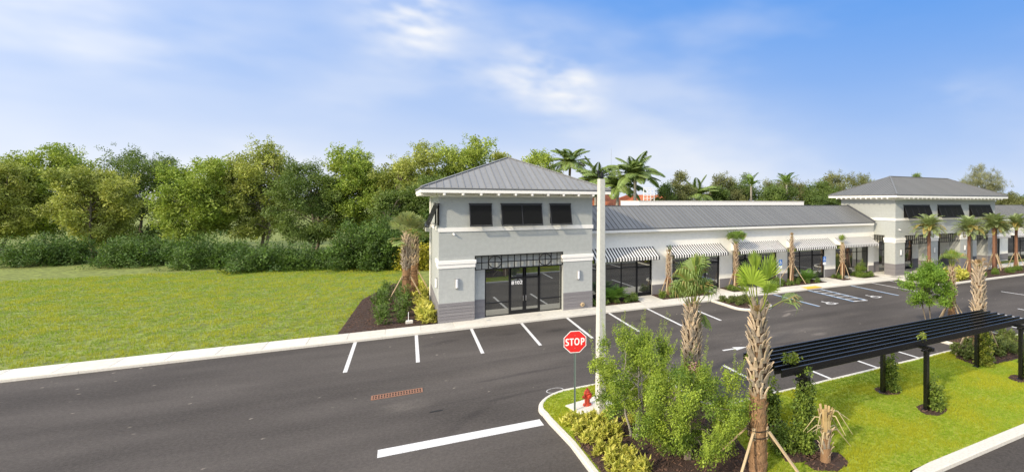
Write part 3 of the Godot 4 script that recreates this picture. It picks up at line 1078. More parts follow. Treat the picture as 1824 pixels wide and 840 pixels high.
func parking_lot() -> Node3D:
	var x0 := -70.0
	var x1 := 150.0
	var z0 := -35.7
	var z1 := 14.0
	var a := []
	a.resize(Mesh.ARRAY_MAX)
	var v := PackedVector3Array()
	var uv := PackedVector2Array()
	var uv2 := PackedVector2Array()
	var n := PackedVector3Array()
	for q in [[x0, z0], [x1, z0], [x1, z1], [x0, z0], [x1, z1], [x0, z1]]:
		v.push_back(Vector3(q[0], 0, q[1]))
		n.push_back(Vector3.UP)
		uv.push_back(Vector2((q[0] + 20) / 80.0, (q[1] + 36) / 28.0))
		uv2.push_back(Vector2(q[0], q[1]) / 3.0)
	a[Mesh.ARRAY_VERTEX] = v
	a[Mesh.ARRAY_NORMAL] = n
	a[Mesh.ARRAY_TEX_UV] = uv
	a[Mesh.ARRAY_TEX_UV2] = uv2
	var m := ArrayMesh.new()
	m.add_surface_from_arrays(Mesh.PRIMITIVE_TRIANGLES, a)
	m.surface_set_material(0, asphalt_material())
	var lot := ground_mesh("parking_lot", m)
	for k in range(-1, 7):
		line_marking(lot, "parking_line", Vector2(0.87 + 3.055 * k, -35.6), Vector2(0.80 + 3.02 * k, -29.6), 0.17, M.paint)
	for x in [40.8, 43.5]:
		line_marking(lot, "parking_line", Vector2(x, -35.6), Vector2(x - 0.3, -29.8), 0.15, M.paint)
	for x in [13.85, 17.08, 20.2, 23.35]:
		line_marking(lot, "parking_line", Vector2(x, -21.4), Vector2(x, -17.1), 0.15, M.paint)
	line_marking(lot, "parking_line", Vector2(10.75, -21.3), Vector2(10.75, -17.1), 0.15, M.paint)
	for x in [34.5, 37.6, 40.7, 43.8, 46.9]:
		line_marking(lot, "parking_line", Vector2(x, -21.4), Vector2(x, -17.1), 0.15, M.paint)
	line_marking(lot, "parking_line", Vector2(47.25, -26.3), Vector2(47.3, -23.2), 0.16, M.paint)
	# accessible bays
	for q in [[28.22, 28.1], [32.28, 31.95], [33.75, 33.3], [37.75, 37.4]]:
		line_marking(lot, "blue_bay_line", Vector2(q[0] - 0.05, -35.5), Vector2(q[1] - 0.05, -29.7), 0.13, M.blue_paint)
		line_marking(lot, "parking_line", Vector2(q[0] + 0.07, -35.5), Vector2(q[1] + 0.07, -29.7), 0.09, M.paint)
	for k in 6:
		var z := -34.9 + k * 1.0
		line_marking(lot, "hatch_line", Vector2(32.35 - 0.055 * k, z), Vector2(33.65 - 0.075 * k, z + 0.12 + 0.06 * k), 0.15, M.paint)
	line_marking(lot, "hatch_line", Vector2(32.02, -29.72), Vector2(33.25, -29.72), 0.15, M.paint)
	for q in [[29.75, -30.35], [35.1, -30.5]]:
		var b := MB.new()
		wheelchair(b, Transform3D(Basis(Vector3.RIGHT, Vector3.FORWARD, Vector3.UP), Vector3(q[0], 0.005, q[1])), 1.35, 0.10)
		part("wheelchair_marking", b.done(M.paint), lot)
	marking(lot, "stop_line", [[-0.6, -19.86], [4.5, -19.6], [4.52, -19.0], [-0.6, -19.25]], M.paint)
	marking(lot, "arrow_marking", [[15.2, -23.66], [16.0, -23.62], [15.98, -23.85], [16.75, -23.47], [15.9, -23.22], [15.93, -23.44], [15.2, -23.48]], M.paint)
	# drain at the low point of the drive
	part("drain_slot", boxm(M.dark, 1.0, 1.45, -0.02, 0.006, -22.44, -22.32), lot)
	var fr := MB.new()
	fr.box(-1.0, 0.86, -0.02, 0.02, -25.46, -25.40)
	fr.box(-1.0, 0.86, -0.02, 0.02, -24.98, -24.92)
	fr.box(-1.0, -0.94, -0.02, 0.02, -25.40, -24.98)
	fr.box(0.80, 0.86, -0.02, 0.02, -25.40, -24.98)
	fr.box(-0.94, 0.80, -0.02, 0.016, -25.21, -25.17)
	var g := part("drain_grate", fr.done(M.rust), lot)
	part("drain_pit", boxm(M.dark, -0.94, 0.80, -0.02, 0.005, -25.40, -24.98), g)
	var gm := boxm(M.rust, -0.022, 0.022, 0.006, 0.018, -25.40, -24.98)
	for k in 17:
		part("grate_bar", gm, g, Transform3D(Basis.IDENTITY, Vector3(-0.88 + k * 0.1, 0, 0)))
	var rm := MB.new()
	for k in 24:
		var a0 := TAU * k / 24
		var a1 := TAU * (k + 1) / 24
		var c := Vector3(5.75, 0.005, -22.25)
		rm.quad(c + Vector3(cos(a0) * 0.36, 0, sin(a0) * 0.30), c + Vector3(cos(a0) * 0.33, 0, sin(a0) * 0.27), c + Vector3(cos(a1) * 0.33, 0, sin(a1) * 0.27), c + Vector3(cos(a1) * 0.36, 0, sin(a1) * 0.30))
	part("valve_cover_ring", rm.done(M.paint), lot)
	return lot


func lawn_outline() -> PackedVector2Array:
	var p := PackedVector2Array()
	p.push_back(Vector2(5.1, -4.0))
	p.push_back(Vector2(4.88, -16.9))
	p.push_back(Vector2(4.70, -19.0))
	arc(p, Vector2(6.35, -20.15), 1.72, 168, 262, 12)
	arc(p, Vector2(9.2, -20.65), 1.2, 272, 360, 8)
	p.push_back(Vector2(10.4, -17.9))
	p.push_back(Vector2(10.6, -17.3))
	p.push_back(Vector2(11.0, -17.05))
	p.push_back(Vector2(27.0, -17.05))
	p.push_back(Vector2(27.0, -20.6))
	arc(p, Vector2(28.2, -20.6), 1.2, 180, 270, 8)
	arc(p, Vector2(30.3, -20.6), 1.2, 270, 360, 8)
	p.push_back(Vector2(31.5, -17.05))
	p.push_back(Vector2(75.0, -17.05))
	return p


func inset(p: PackedVector2Array, by: float) -> PackedVector2Array:
	var q := p.duplicate()
	if Geometry2D.is_polygon_clockwise(q):
		q.reverse()
	return Geometry2D.offset_polygon(q, -by)[0]


func blob(c: Vector2, rx: float, rz: float, sd: int, n := 18) -> PackedVector2Array:
	var r := RandomNumberGenerator.new()
	r.seed = sd
	var p := PackedVector2Array()
	for k in n:
		var a := TAU * k / n
		var s := 1.0 + r.randf_range(-0.13, 0.13)
		p.push_back(c + Vector2(cos(a) * rx, sin(a) * rz) * s)
	return p


func mulch_bed(poly: PackedVector2Array, y: float, sd: int, chips := 0.0) -> void:
	var b := MB.new()
	b.prism(poly, y - 0.16, y)
	var o := ground_mesh("mulch_bed", b.done(M.mulch))
	if chips <= 0.0:
		return
	# loose bark chips
	var r := RandomNumberGenerator.new()
	r.seed = sd
	var box := Rect2(poly[0], Vector2.ZERO)
	for q in poly:
		box = box.expand(q)
	var at := []
	for k in int(box.get_area() * chips):
		var q := box.position + Vector2(r.randf(), r.randf()) * box.size
		if Geometry2D.is_point_in_polygon(q, poly):
			at.append(q)
	if at.is_empty():
		return
	var cm := MB.new()
	cm.bx(Vector3.ZERO, Vector3(0.09, 0.016, 0.03))
	var mm := MultiMesh.new()
	mm.transform_format = MultiMesh.TRANSFORM_3D
	mm.use_colors = true
	mm.mesh = cm.done(M.chip)
	mm.instance_count = at.size()
	for i in at.size():
		var bs := Basis(Vector3(r.randf_range(-1, 1), r.randf_range(-1, 1), r.randf_range(-1, 1)).normalized(), r.randf() * 0.7).rotated(Vector3.UP, r.randf() * TAU)
		mm.set_instance_transform(i, Transform3D(bs.scaled(Vector3.ONE * r.randf_range(0.6, 1.5)), Vector3(at[i].x, y + 0.012, at[i].y)))
		var s := r.randf_range(0.4, 1.9)
		mm.set_instance_color(i, Color(0.085 * s, 0.048 * s, 0.032 * s))
	var mi := MultiMeshInstance3D.new()
	mi.name = numbered("bark_chips", o)
	mi.multimesh = mm
	o.add_child(mi, true)
	mi.set_meta("kind", "stuff")


func rect(x0: float, x1: float, z0: float, z1: float) -> PackedVector2Array:
	return PackedVector2Array([Vector2(x0, z0), Vector2(x1, z0), Vector2(x1, z1), Vector2(x0, z1)])


var bare := []  # polygons of the lawn that carry no grass


func grass_on(poly: PackedVector2Array, y: float, density: float, sd: int, blade := 0.06, holes := []) -> void:
	var r := RandomNumberGenerator.new()
	r.seed = sd
	var tuft := MB.new()
	for k in 7:
		var a := TAU * k / 7 + r.randf()
		var o := Vector3(cos(a), 0, sin(a)) * r.randf_range(0.0, 0.05)
		var d := Vector3(cos(a), 0, sin(a)) * r.randf_range(0.2, 0.9)
		var s := Vector3(-sin(a), 0, cos(a)) * 0.007
		var h := r.randf_range(0.7, 1.25) * blade
		tuft.col = Color(1, 1, 1) * r.randf_range(0.8, 1.15)
		tuft.tri(o - s, o + s, o + Vector3(0, h, 0) + d * blade * 0.6)
	var f := FastNoiseLite.new()
	f.frequency = 0.35
	f.fractal_octaves = 3
	f.seed = sd
	var box := Rect2(poly[0], Vector2.ZERO)
	for q in poly:
		box = box.expand(q)
	var at := PackedVector2Array()
	for k in int(box.get_area() * density):
		var q := box.position + Vector2(r.randf(), r.randf()) * box.size
		if not Geometry2D.is_point_in_polygon(q, poly):
			continue
		var ok := true
		for hole in holes:
			if Geometry2D.is_point_in_polygon(q, hole):
				ok = false
		if ok:
			at.push_back(q)
	var mm := MultiMesh.new()
	mm.transform_format = MultiMesh.TRANSFORM_3D
	mm.use_colors = true
	mm.mesh = tuft.done(M.blade)
	mm.instance_count = at.size()
	for i in at.size():
		var n := f.get_noise_2d(at[i].x, at[i].y)
		var s := r.randf_range(0.75, 1.3) * (1.0 + 0.7 * n)
		mm.set_instance_transform(i, Transform3D(Basis(Vector3.UP, r.randf() * TAU).scaled(Vector3(1, s, 1)), Vector3(at[i].x, y, at[i].y)))
		var yel := clampf(0.5 + 1.4 * n + r.randf_range(-0.35, 0.35), 0, 1)
		mm.set_instance_color(i, Color(lerpf(0.26, 0.46, yel), lerpf(0.39, 0.48, yel), lerpf(0.015, 0.03, yel)))
	var mi := MultiMeshInstance3D.new()
	mi.name = numbered("grass", self)
	mi.multimesh = mm
	add_child(mi, true)
	mi.set_meta("kind", "stuff")
	mi.set_meta("label", "short bright green lawn grass" if y > 0.05 else "rough grass in front of the trees beside the corner building")
	mi.set_meta("category", "grass")


func grounds() -> void:
	var far := MB.new()
	far.quad(Vector3(-900, -0.06, 900), Vector3(900, -0.06, 900), Vector3(900, -0.06, -900), Vector3(-900, -0.06, -900))
	ground_mesh("ground", far.done(M.land))
	parking_lot()
	# pavement in front of the shops
	var walk := structure("sidewalk")
	part("paving_base", boxm(M.kerb, -40.0, 95.0, -0.05, 0.12, -37.55, -35.72), walk)
	var x := -40.0
	var k := 0
	while x < 44.9:
		slab(walk, x, x + 1.87, -37.55, -35.66, 0.15, k * 3 + k / 4)
		x += 1.87
		k += 1
	part("paving_base", boxm(M.kerb, 2.2, 12.47, -0.05, 0.12, -38.2, -37.56), walk)
	part("paving_base", boxm(M.kerb, 16.55, 46.1, -0.05, 0.12, -39.99, -37.56), walk)
	slab(walk, 4.35, 10.28, -38.1, -37.56)
	for q in [[16.55, 18.45], [23.35, 25.4], [27.15, 29.65], [36.65, 38.85], [40.2, 41.85], [44.3, 46.1]]:
		slab(walk, q[0], (q[0] + q[1]) / 2, -39.97, -37.56, 0.15, k)
		slab(walk, (q[0] + q[1]) / 2, q[1], -39.97, -37.56, 0.15, k + 1)
		k += 3
	x = 44.9
	while x < 95:
		slab(walk, x, x + 1.9, -37.04, -35.3, 0.15, k)
		x += 1.9
		k += 1
	# ventilation lids set in the paving
	for q in [5.0, 8.3, 11.6]:
		part("vent_lid", boxm(M.galvanised, q, q + 0.28, 0.1, 0.154, -37.0, -36.84), walk)
	var mat := MB.new()
	mat.box(32.2, 34.0, 0.1, 0.158, -36.5, -35.62)
	var y := part("tactile_mat", mat.done(M.yellow), walk)
	var dm := MB.new()
	for i in 15:
		for j in 7:
			dm.lathe([[0.035, 0.0], [0.02, 0.014], [0.0, 0.014]], Vector3(32.3 + i * 0.115, 0.158, -36.42 + j * 0.115), 6)
	part("tactile_domes", dm.done(M.yellow), y).set_meta("kind", "stuff")
	var kb := structure("kerb")
	var line := PackedVector2Array([Vector2(-40, -35.64), Vector2(44.9, -35.64)])
	kerb(kb, line, -1.0, 0.14, 0.152)
	# planted end of the parking row in front of the shops
	var fin := PackedVector2Array()
	fin.push_back(Vector2(21.75, -35.5))
	arc(fin, Vector2(23.4, -32.3), 1.65, 180, 0, 16)
	fin.push_back(Vector2(25.05, -35.5))
	kerb(kb, fin, -1.0, 0.22)
	mulch_bed(PackedVector2Array(inset(fin, 0.2)), 0.13, 3, 55.0)
	# beds along the shops
	for q in [[12.52, 16.5], [18.5, 23.3], [25.45, 27.1], [29.7, 36.6], [38.9, 40.15], [41.9, 44.25]]:
		mulch_bed(rect(q[0], q[1], -39.95, -37.6), 0.165, int(q[0]), 40.0)
	# bed in front of the portico
	var pb := PackedVector2Array()
	pb.push_back(Vector2(44.7, -35.4))
	arc(pb, Vector2(46.6, -32.9), 2.0, 180, 90, 8)
	pb.push_back(Vector2(70.0, -30.8))
	pb.push_back(Vector2(72.0, -35.4))
	kerb(kb, pb, -1.0, 0.3)
	mulch_bed(PackedVector2Array(inset(pb, 0.28)), 0.13, 4, 20.0)
	# bed beside the corner building
	mulch_bed(PackedVector2Array([Vector2(-3.2, -37.6), Vector2(2.12, -37.6), Vector2(2.12, -57), Vector2(-0.5, -58), Vector2(-2.6, -50)]), 0.12, 5, 25.0)
	# the lawn
	var outline := lawn_outline()
	kerb(kb, outline, 1.0, 0.18, 0.14)
	var lawn := outline.duplicate()
	lawn.push_back(Vector2(75, -9.9))
	lawn.push_back(Vector2(13.2, -9.85))
	lawn.push_back(Vector2(11, -4.0))
	var poly := inset(lawn, 0.16)
	var b := MB.new()
	b.prism(poly, -0.02, 0.115, false)
	ground_mesh("lawn", b.done(M.lawn))
	var south := PackedVector2Array([Vector2(75, -9.65), Vector2(13.4, -9.6), Vector2(11.2, -4.0)])
	kerb(kb, south, 1.0, 0.42, 0.14)
	# mulch on the lawn: the shrub corner, the end island, rings round posts and trunks
	bare.append(PackedVector2Array([Vector2(5.1, -17.2), Vector2(5.5, -18.0), Vector2(6.6, -18.6), Vector2(8.6, -18.7), Vector2(9.9, -18.0), Vector2(10.2, -16.0), Vector2(9.6, -13.5), Vector2(9.0, -11.4), Vector2(7.0, -9.5), Vector2(5.25, -9.5)]))
	bare.append(PackedVector2Array([Vector2(27.2, -20.6), Vector2(28.2, -21.6), Vector2(30.3, -21.6), Vector2(31.3, -20.6), Vector2(31.3, -16.2), Vector2(30.0, -15.0), Vector2(27.6, -14.3), Vector2(25.6, -14.4), Vector2(24.4, -14.9), Vector2(24.6, -16.0), Vector2(26.0, -16.85), Vector2(27.2, -17.0)]))
	bare.append(blob(Vector2(17.75, -12.5), 0.62, 0.5, 11))
	bare.append(blob(Vector2(17.85, -14.7), 0.62, 0.5, 12))
	bare.append(blob(Vector2(11.2, -12.6), 0.9, 0.7, 13))
	bare.append(blob(Vector2(11.3, -14.7), 0.7, 0.6, 14))
	bare.append(blob(Vector2(24.3, -12.6), 0.6, 0.5, 15))
	bare.append(blob(Vector2(11.35, -11.7), 0.7, 0.6, 16))
	bare.append(blob(Vector2(27.2, -12.4), 0.8, 0.4, 17))
	for i in bare.size():
		mulch_bed(bare[i], 0.135 if i > 1 else 0.14, 60 + i, 70.0)
	var pad := MB.new()
	pad.cbox(Vector3(6.45, 0.10, -19.65), Vector3(1.5, 0.1, 1.2), 0.015, Basis(Vector3.UP, 0.25))
	var ph := ground_mesh("concrete_pad", pad.done(M.concrete[0]))
	var hole := PackedVector2Array()
	for q in [[-0.78, -0.63], [0.78, -0.63], [0.78, 0.63], [-0.78, 0.63]]:
		hole.push_back(Vector2(6.45, -19.65) + Vector2(q[0], q[1]).rotated(-0.25))
	var holes := bare.duplicate()
	holes.append(hole)
	grass_on(Geometry2D.intersect_polygons(poly, rect(4, 36, -25, -9))[0], 0.112, 300.0, 71, 0.055, holes)
	grass_on(rect(-34, 2, -80, -37.7), -0.06, 34.0, 72, 0.13, [PackedVector2Array([Vector2(-3.2, -37.6), Vector2(2.12, -37.6), Vector2(2.12, -57), Vector2(-0.5, -58), Vector2(-2.6, -50)])])
	# verge on the other side of the entrance
	var verge := PackedVector2Array()
	verge.push_back(Vector2(-5.2, -4.0))
	verge.push_back(Vector2(-5.2, -17.0))
	arc(verge, Vector2(-8.2, -17.0), 3.0, 0, -90, 10)
	verge.push_back(Vector2(-40, -20.0))
	kerb(kb, verge, -1.0, 0.18, 0.14)
	verge.push_back(Vector2(-40, -4.0))
	var vp := inset(verge, 0.16)
	b = MB.new()
	b.prism(vp, -0.02, 0.115, false)
	ground_mesh("lawn", b.done(M.lawn))
	grass_on(Geometry2D.intersect_polygons(vp, rect(-16, -5, -20, -10))[0], 0.112, 220.0, 73, 0.055)


# ------------------------------------------------------------------ street furniture
func octagon(r: float, y: float, z: float) -> Array:
	var p := []
	for k in 8:
		var a := TAU * (k + 0.5) / 8
		p.append(Vector3(cos(a) * r, y + sin(a) * r, z))
	return p


func plate(b: MB, front: Array, thick: float) -> void:
	b.fan(front)
	var back := []
	for p in front:
		back.append(p - Vector3(0, 0, thick))
	var rev := back.duplicate()
	rev.reverse()
	b.fan(rev)
	for i in front.size():
		var j := (i + 1) % front.size()
		b.quad(back[i], back[j], front[j], front[i])


func lettering(text: String, height: float, mat: Material, depth := 0.004) -> TextMesh:
	var tx := TextMesh.new()
	tx.text = text
	var font := SystemFont.new()
	font.font_names = PackedStringArray(["Droid Sans"])
	font.font_weight = 700
	tx.font = font
	tx.font_size = 72
	tx.pixel_size = height / 0.714 / 72.0
	tx.depth = depth
	tx.material = mat
	return tx


func stop_sign() -> void:
	var t := thing("stop_sign", "red octagonal STOP sign on a thin green metal post at the lawn corner", "stop sign", Vector3(5.76, 0.1, -19.36), -0.26)
	var b := MB.new()
	b.box(-0.035, 0.035, 0, 3.05, -0.018, 0.018)
	b.box(-0.035, -0.022, 0, 3.05, 0.018, 0.036)
	b.box(0.022, 0.035, 0, 3.05, 0.018, 0.036)
	part("post", b.done(M.post), t)
	b = MB.new()
	plate(b, octagon(0.452, 2.69, 0.052), 0.006)
	var s := part("sign_plate", b.done(M.sign_white), t)
	b = MB.new()
	plate(b, octagon(0.424, 2.69, 0.055), 0.002)
	part("red_face", b.done(M.red), s)
	part("lettering", lettering("STOP", 0.27, M.sign_white), s, Transform3D(Basis.IDENTITY.scaled(Vector3(0.80, 1, 1)), Vector3(0, 2.69, 0.058)))
	b = MB.new()
	for y in [2.45, 2.93]:
		b.lathe([[0.014, 0.0], [0.014, 0.008], [0.0, 0.01]], Vector3(0, y, 0.055), 8, Vector3.BACK)
	part("bolt", b.done(M.silver), s)


func fire_hydrant() -> void:
	var t := thing("fire_hydrant", "red fire hydrant on a concrete pad beside the light pole", "fire hydrant", Vector3(6.34, 0.15, -19.65), 0.4)
	var b := MB.new()
	b.lathe([[0.0, 0.0], [0.17, 0.0], [0.17, 0.035], [0.12, 0.05], [0.105, 0.09], [0.10, 0.40], [0.125, 0.42], [0.125, 0.46]], Vector3.ZERO, 18)
	part("barrel", b.done(M.hydrant), t)
	b = MB.new()
	b.lathe([[0.135, 0.46], [0.135, 0.485], [0.115, 0.50], [0.10, 0.56], [0.06, 0.61], [0.03, 0.625], [0.03, 0.67], [0.0, 0.67]], Vector3.ZERO, 18)
	part("bonnet", b.done(M.hydrant), t)
	for q in [[Vector3.RIGHT, 0.055, 0.22], [Vector3.LEFT, 0.055, 0.22], [Vector3.BACK, 0.075, 0.21]]:
		b = MB.new()
		b.lathe([[q[1] * 0.85, 0.07], [q[1] * 0.85, 0.13], [q[1] * 1.15, 0.135], [q[1] * 1.15, q[2] - 0.03], [q[1] * 0.8, q[2] - 0.01], [0.022, q[2] - 0.01], [0.022, q[2] + 0.02], [0.0, q[2] + 0.02]], Vector3(0, 0.36, 0), 12, q[0])
		part("nozzle", b.done(M.hydrant), t)
	b = MB.new()
	for k in 8:
		b.lathe([[0.014, 0.035], [0.014, 0.055], [0.0, 0.055]], Vector3(cos(TAU * k / 8) * 0.145, 0, sin(TAU * k / 8) * 0.145), 6)
	part("flange_bolts", b.done(M.rust), t)


func light_pole() -> void:
	var t := thing("light_pole", "tall square pale concrete pole with small dark bracket on its top", "pole", Vector3(6.37, 0.1, -18.18), 0.12)
	var b := MB.new()
	var h := 8.86
	for k in 4:
		var a := TAU * k / 4 + PI / 4
		var c := TAU * (k + 1) / 4 + PI / 4
		var f := func(ang: float, r: float, y: float, o: float) -> Vector3:
			return Vector3(cos(ang + o) * r, y, sin(ang + o) * r)
		var e := 0.09
		var p := [f.call(a, 0.205, 0.0, e), f.call(c, 0.205, 0.0, -e), f.call(c, 0.142, h, -e), f.call(a, 0.142, h, e)]
		b.quad(p[1], p[0], p[3], p[2])
		var q := [f.call(c, 0.205, 0.0, -e), f.call(c, 0.205, 0.0, e), f.call(c, 0.142, h, e), f.call(c, 0.142, h, -e)]
		b.quad(q[1], q[0], q[3], q[2])
	b.bx(Vector3(0, h, 0), Vector3(0.2, 0.012, 0.2))
	part("shaft", b.done(M.pole), t)
	b = MB.new()
	b.cbox(Vector3(0, 0.04, 0), Vector3(0.62, 0.1, 0.62), 0.02)
	part("footing", b.done(M.concrete[1]), t)
	b = MB.new()
	b.tube([Vector3(0.02, h, 0), Vector3(0.02, h + 0.26, 0)], [0.05, 0.045], 10)
	b.cbox(Vector3(-0.02, h + 0.07, 0), Vector3(0.2, 0.07, 0.12), 0.01)
	b.tube([Vector3(-0.1, h + 0.07, 0), Vector3(-0.1, h + 0.2, 0)], [0.025, 0.025], 8)
	part("bracket", b.done(M.bronze), t)
	b = MB.new()
	b.lathe([[0.0, 0.0], [0.05, 0.0], [0.055, 0.08], [0.03, 0.12], [0.0, 0.12]], Vector3(-0.12, h + 0.2, 0), 12)
	part("sensor", b.done(M.bronze), t)
	b = MB.new()
	b.cbox(Vector3(0, 1.1, 0.19), Vector3(0.1, 0.18, 0.02), 0.005)
	part("hand_hole_cover", b.done(M.galvanised), t)


func accessible_sign(at: Vector3, label: String) -> void:
	var t := thing("parking_sign", label, "sign", at, 0.0, "blue parking signs on posts along the shop beds")
	var b := MB.new()
	b.tube([Vector3(0, 0, 0), Vector3(0, 2.55, 0)], [0.03, 0.03], 8)
	part("post", b.done(M.galvanised), t)
	b = MB.new()
	b.cbox(Vector3(0, 2.28, 0.04), Vector3(0.40, 0.54, 0.008), 0.002)
	var s := part("blue_plate", b.done(M.sign_blue), t)
	b = MB.new()
	wheelchair(b, Transform3D(Basis.IDENTITY, Vector3(0.0, 2.31, 0.0455)), 0.36, 0.09)
	part("wheelchair_symbol", b.done(M.sign_white), s)
	b = MB.new()
	b.cbox(Vector3(0, 1.86, 0.04), Vector3(0.40, 0.24, 0.008), 0.002)
	part("white_plate", b.done(M.sign_white), t)


func pergola() -> void:
	var t := thing("pergola", "long black metal pergola of parallel slats on posts across the lawn", "pergola")
	var xs := [11.2, 17.5, 24.25]
	var zs := [-12.6, -14.68]
	for x in xs:
		for z in zs:
			var b := MB.new()
			b.cbox(Vector3(x, 1.24, z), Vector3(0.17, 2.48, 0.17), 0.012)
			var p := part("post", b.done(M.pergola), t)
			b = MB.new()
			b.cbox(Vector3(x, 0.13, z), Vector3(0.27, 0.05, 0.27), 0.008)
			b.cbox(Vector3(x, 2.4, z), Vector3(0.26, 0.06, 0.26), 0.008)
			part("base_plate", b.done(M.pergola), p)
		var b := MB.new()
		b.cbox(Vector3(x, 2.52, -13.66), Vector3(0.12, 0.14, 2.75), 0.01)
		part("cross_beam", b.done(M.pergola), t)
		b = MB.new()
		b.cbox(Vector3(x, 2.45, -12.6), Vector3(0.55, 0.07, 0.12), 0.01)
		b.cbox(Vector3(x, 2.45, -14.68), Vector3(0.55, 0.07, 0.12), 0.01)
		part("bracket_arm", b.done(M.pergola), t)
	var sm := MB.new()
	sm.cbox(Vector3.ZERO, Vector3(14.5, 0.25, 0.06), 0.008)
	var mesh := sm.done(M.pergola)
	for k in 7:
		part("slat", mesh, t, Transform3D(Basis.IDENTITY, Vector3(17.62, 2.715, -12.66 - k * 0.345)))


func utility_cover() -> void:
	var t := thing("utility_box", "small white utility box low in the mulch beside the sidewalk", "utility box", Vector3(0.55, 0.12, -38.7))
	var b := MB.new()
	b.cbox(Vector3(0, 0.09, 0), Vector3(0.42, 0.18, 0.26), 0.02)
	part("box", b.done(M.concrete[2]), t)
	b = MB.new()
	b.cbox(Vector3(0, 0.19, 0), Vector3(0.36, 0.03, 0.2), 0.008)
	part("lid", b.done(M.sign_white), t)
	b = MB.new()
	b.tube([Vector3(-0.05, 0.2, 0), Vector3(-0.05, 0.75, 0)], [0.02, 0.02], 8)
	part("pipe", b.done(M.sign_white), t)


# ------------------------------------------------------------------ plants
# a spray of small folded leaves, about `size` across
func spray(leaves: int, long: float, wide: float, size: float, sd: int, up := 0.25, fold := 0.25) -> MB:
	var r := RandomNumberGenerator.new()
	r.seed = sd
	var b := MB.new()
	for k in leaves:
		var p := Vector3(r.randf_range(-1, 1), r.randf_range(-1, 1), r.randf_range(-1, 1))
		while p.length() > 1.0:
			p = Vector3(r.randf_range(-1, 1), r.randf_range(-1, 1), r.randf_range(-1, 1))
		p *= size / 2
		var d := Vector3(r.randf_range(-1, 1), r.randf_range(-0.7, 0.7) + up, r.randf_range(-1, 1)).normalized()
		var s := d.cross(Vector3(r.randf_range(-0.6, 0.6), 1, r.randf_range(-0.6, 0.6))).normalized()
		var nn := s.cross(d).normalized()
		var l := long * r.randf_range(0.7, 1.25)
		var w := wide * r.randf_range(0.7, 1.2)
		b.col = Color(1, 1, 1) * r.randf_range(0.72, 1.22)
		var m := p + d * l * 0.45
		b.tri(p, m + s * w / 2 + nn * w * fold, p + d * l)
		b.tri(p, p + d * l, m - s * w / 2 + nn * w * fold)
	return b


func scatter(called: String, parent: Node, mesh: Mesh, xf: Array, tint: PackedColorArray) -> MultiMeshInstance3D:
	var mm := MultiMesh.new()
	mm.transform_format = MultiMesh.TRANSFORM_3D
	mm.use_colors = true
	mm.mesh = mesh
	mm.instance_count = xf.size()
	for i in xf.size():
		mm.set_instance_transform(i, xf[i])
		mm.set_instance_color(i, tint[i])
	var o := MultiMeshInstance3D.new()
	o.name = numbered(called, parent)
	o.multimesh = mm
	parent.add_child(o, true)
	o.set_meta("kind", "stuff")
	return o


func any_turn(r: RandomNumberGenerator, tilt := 1.0) -> Basis:
	return Basis(Vector3.UP, r.randf() * TAU) * Basis(Vector3.RIGHT, r.randf_range(-tilt, tilt)) * Basis(Vector3.BACK, r.randf_range(-tilt, tilt))


